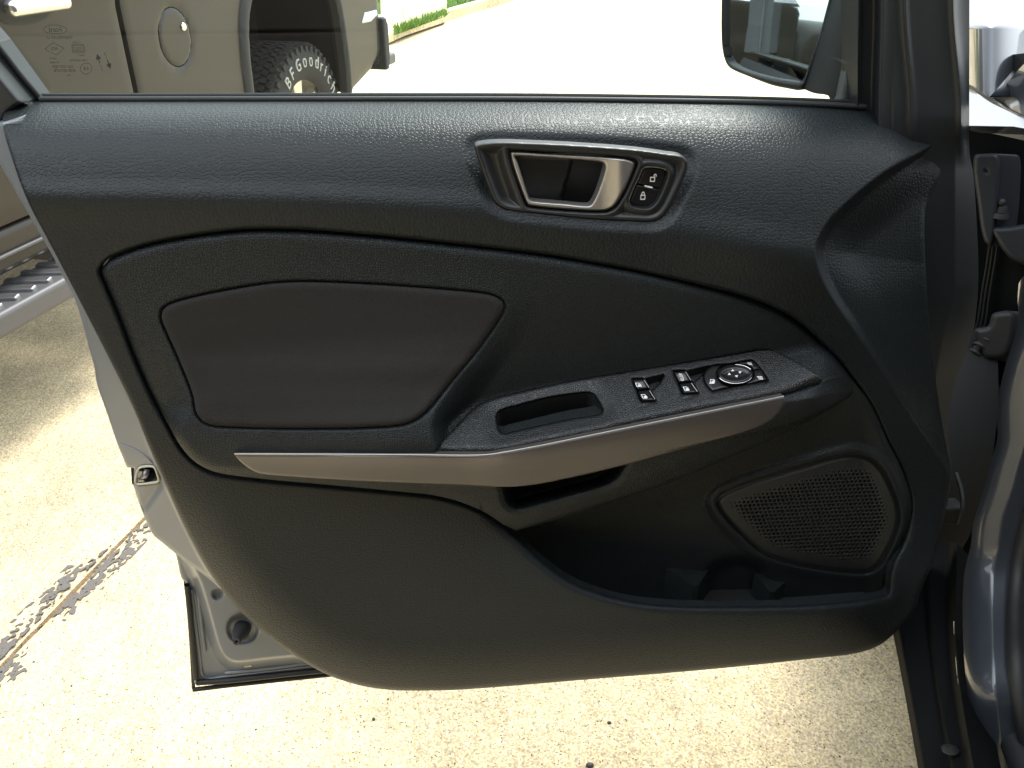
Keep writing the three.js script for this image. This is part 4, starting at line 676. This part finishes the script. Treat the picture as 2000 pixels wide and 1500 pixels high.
    if (full) {
      const T = []; const word = 'BFGoodrich', ang = [1.02, 0.83, 0.60, 0.38, 0.17, -0.04, -0.21, -0.36, -0.53, -0.73].map(a => a - 0.36);
      [...word].forEach((ch, i) => { const g = new TextGeometry(ch, { font, size: 0.055, depth: 0.006, curveSegments: 4 }); g.computeBoundingBox(); g.translate(-(g.boundingBox.max.x + g.boundingBox.min.x) / 2, 0.300, 0.1355); g.rotateZ(ang[i]); T.push(g); });
      obj('tyre_lettering', T, M.letter, wg);
    }
  };
  wheelAt(0.065, -0.155, true); wheelAt(0.02, -1.70, false); wheelAt(-3.55, -0.165, false); wheelAt(-3.55, -1.70, false);
}

// ================================================================ GROUND, STREET, GRASS
const UVG = p => [p.x, p.z];
const ground = (name, out, y, mat, cell = 0.5, extra = {}) => { const m = obj(name, sheet({ out, cell, uv: UVG, surf: (x, z) => V(x, typeof y === 'function' ? y(x, z) : y, z), ...extra }), mat); m.userData.kind = 'structure'; return m; };
M.concrete = std([0.86, 0.86, 0.86], { map: concNear, roughness: 0.9, bumpMap: concNear, bumpScale: 0.0012 });
M.street = std([0.86, 0.86, 0.86], { map: concFar, roughness: 0.9, bumpMap: concFar, bumpScale: 0.001 });
M.soil = std([0.22, 0.145, 0.075], { roughness: 1, bumpMap: concNear, bumpScale: 0.004 });
{
  const A = onY(0, 1300), B = onY(290, 1000), jd = B.clone().sub(A).normalize(), jn = V(jd.z, 0, -jd.x);   // the joint between two slabs
  const J = (t, o) => { const p = A.clone().addScaledVector(jd, t).addScaledVector(jn, o); return [p.x, p.z]; };
  const sgn = Math.sign(jn.x) || 1;                                   // + side is to the right
  const wob = t => 0.0016 * Math.sin(t * 37) + 0.0011 * Math.sin(t * 91 + 1);
  const edge = s => [...Array(120)].map((_, i) => { const t = -2 + i * 0.052; return J(t, s * 0.0058 + wob(t) + s * 0.0008 * Math.sin(t * 140)); });
  const right = edge(sgn), left = edge(-sgn);
  const joint = dist(right, false);
  const lip = (x, z, s) => -round(s, 0.012, 0.006);
  const mk = (line, far, name) => { const out = [...line, J(4.2, far), J(-6, far), J(-6, Math.sign(far) * 0.0042)]; const dd = dist(line, false);
    return ground(name, out, (x, z) => -round(Math.max(0, dd(x, z) - 0.0), 0.010, 0.005), M.concrete, 0.045, { skirt: [0, -0.03, 0] }); };
  mk(right, sgn * 5, 'driveway'); mk(left, -sgn * 5, 'driveway');
  ground('joint_filler', [...edge(sgn * 2.2), ...edge(-sgn * 2.2).reverse()], -0.008, M.soil, 0.03);
  ground('ground', [[-160, -160], [160, -160], [160, 160], [-160, 160]], -0.035, M.street, 10);
  const P = [J(4.2, 30), J(4.2, -30)];
  ground('street', [J(4.208, -40), J(4.208, 40), J(16, 40), J(16, -40)], -0.004, M.street, 0.5, { skirt: [0, -0.02, 0] });
  // old sealant smeared beside the joint
  const n1 = vnoise(40, 71), n2 = vnoise(150, 72), n3 = vnoise(9, 73);
  const tar = sheet({ out: [[-0.25, -0.06], [1.2, -0.06], [1.2, 0.06], [-0.25, 0.06]], cell: 0.0026, uv: UVG, sdf: (t, o) => {
    const k = 0.30 * n1(t / 1.5, o / 0.5 + 0.3) + 0.36 * n2(t / 1.1, o / 0.6) + 0.36 * n3(t / 0.9 + 0.37, o / 0.9 + 0.5);
    return (k - 0.58 - 2.2 * Math.abs(o - 0.010 * sgn) + 0.06 * sm(0.02, 0.0, t - 0.05) ) * 0.05 - (t > 0.62 ? 0.004 : 0) * (t > 0.75 ? 3 : 1) - Math.max(0, 0.012 - Math.abs(o)) * 2; },
    surf: (t, o) => { const q = J(t, o); return V(q[0], 0.0016, q[1]); }, skirt: [0, -0.0025, 0] });
  const tr = obj('sealant_residue', tar, std([0.15, 0.136, 0.122], { roughness: 0.8, bumpMap: concNear, bumpScale: 0.001 })); tag(tr, 'dark grey crumbling sealant residue beside the driveway joint', 'sealant', 'stuff');
  const pb = []; const pebAt = [[1152, 1496], [758, 1366], [730, 1405], [1190, 1412], [500, 1425], [1640, 1478], [140, 1340]];
  pebAt.forEach(([x, y], i) => { const r = i ? 0.0018 + rand() * 0.0016 : 0.006, g = new THREE.IcosahedronGeometry(r, 1), p = onY(x, y); g.scale(1.2, 0.6, 0.9); g.rotateY(i); g.translate(p.x, r * 0.35, p.z); tag(obj('pebble', g, M.rubberGrey), i ? 'tiny dark pebble lying on the tan driveway concrete' : 'larger dark pebble on the driveway below the door', 'pebble').userData.group = i ? 'tiny pebbles on the driveway' : 'large pebble'; });
  // far kerb, apron slabs, lawn with weeds along the gutter
  const G = (x, y, h = 0) => { const p = onY(x, y, h); return [p.x, p.z]; };
  const kerbLine = [[560, 128], [660, 96], [770, 66], [830, 52], [885, 37], [940, 20], [1005, 0], [1100, -28], [1300, -70]].map(p => G(...p));
  const back = kerbLine.map(p => [p[0] - 0.09, p[1] - 0.16]);
  ground('kerb', [...kerbLine, ...back.slice().reverse()], 0.11, M.street, 0.06, { skirt: [0, -0.12, 0] });
  const far2 = back.map(p => [p[0] - 4, p[1] - 14]);
  ground('lawn', [...back, ...far2.slice().reverse()].map(p => p), 0.085, std([0.075, 0.12, 0.03], { roughness: 1 }), 0.5);
  const ap = [[745, 74], [790, 55], [868, 30], [872, 20], [876, -20], [878, -80], [790, -80], [742, -60]].map(p => G(p[0], p[1], 0.105));
  ground('apron', ap, 0.105, M.street, 0.1, { skirt: [0, -0.08, 0] });
  ground('apron_joint', [[783, -60], [785.5, -60], [789, 50], [792, 54], [789, 54], [786, 50]].map(p => G(p[0], p[1], 0.109)), 0.109, M.soil, 0.03);
  // grass blades
  const blade = new THREE.BufferGeometry(); blade.setAttribute('position', new THREE.Float32BufferAttribute([-0.006, 0, 0, 0.006, 0, 0, 0.012, 0.09, 0.02], 3)); blade.setAttribute('uv', new THREE.Float32BufferAttribute([0, 0, 1, 0, 0.5, 1], 2)); blade.computeVertexNormals();
  const spots = []; const dAp = dist(ap), dLawn = dist([...back, ...far2.slice().reverse()]);
  const dBack = dist(back, false);
  while (spots.length < 26000) { const x = mix(-3, 7, rand()), z = mix(-26, -9, rand()); if (dLawn(x, z) > 0.02 && dAp(x, z) < 0.0) spots.push([x, z, 1]); }
  for (let i = 0; i < 900; i++) { const t = rand(), q = G(mix(772, 872, t), mix(63, 27, t) + (rand() - 0.5) * 5, 0.1); spots.push([q[0], q[1], 0.6 + rand() * 0.5]); }
  const im = new THREE.InstancedMesh(blade, phy([1, 1, 1], { roughness: 0.9, transmission: 0 }), spots.length), m4 = new THREE.Matrix4(), q4 = new THREE.Quaternion(), col = new THREE.Color();
  spots.forEach((s, i) => { const k = 0.7 + rand() * 0.8; q4.setFromEuler(new THREE.Euler((rand() - 0.5) * 0.8, rand() * 6.28, (rand() - 0.5) * 0.8)); m4.compose(V(s[0], 0.085, s[1]), q4, V(k * 1.3, k * s[2], k)); im.setMatrixAt(i, m4); const g = rand(); col.setRGB(0.10 + 0.07 * g, 0.20 + 0.08 * g, 0.03 + 0.02 * g); im.setColorAt(i, col); });
  im.name = 'lawn_grass'; im.userData = { label: 'bright green grass of the lawn beyond the kerb', category: 'grass', kind: 'stuff' }; im.castShadow = im.receiveShadow = true; scene.add(im);
}

// ================================================================ HOUSE AT THE HEAD OF THE DRIVEWAY (unseen behind the camera, added to shade the inner side of the door)
{
  const h = thing('house', 'unseen tan house front with a garage door, added to shade the open door', 'house');
  obj('wall', [box(5, 5.4, 0.3, -5.1, 2.7, 4.9), box(6, 2.5, 0.05, 0.3, 1.25, 5.02), box(6, 5.4, 0.3, 6.2, 2.7, 4.9), box(5.8, 3.1, 0.3, 0.3, 3.85, 4.9)], std([0.16, 0.125, 0.09], { roughness: 0.9, bumpMap: dirt, bumpScale: 0.003 }), h);
  for (let i = 0; i < 4; i++) obj('garage_door_panel', box(5.8, 0.56, 0.06, 0.3, 0.30 + i * 0.575, 4.95, 0.02), std([0.14, 0.13, 0.12], { roughness: 0.6 }), h);
  obj('roof', prism([V(-8, 5.4, 4.0), V(9.6, 5.4, 4.0), V(9.6, 7.2, 7.5), V(-8, 7.2, 7.5)], V(0, 0.12, 0)), std([0.05, 0.045, 0.04], { roughness: 0.95 }), h);
}
renderer.render(scene, camera);
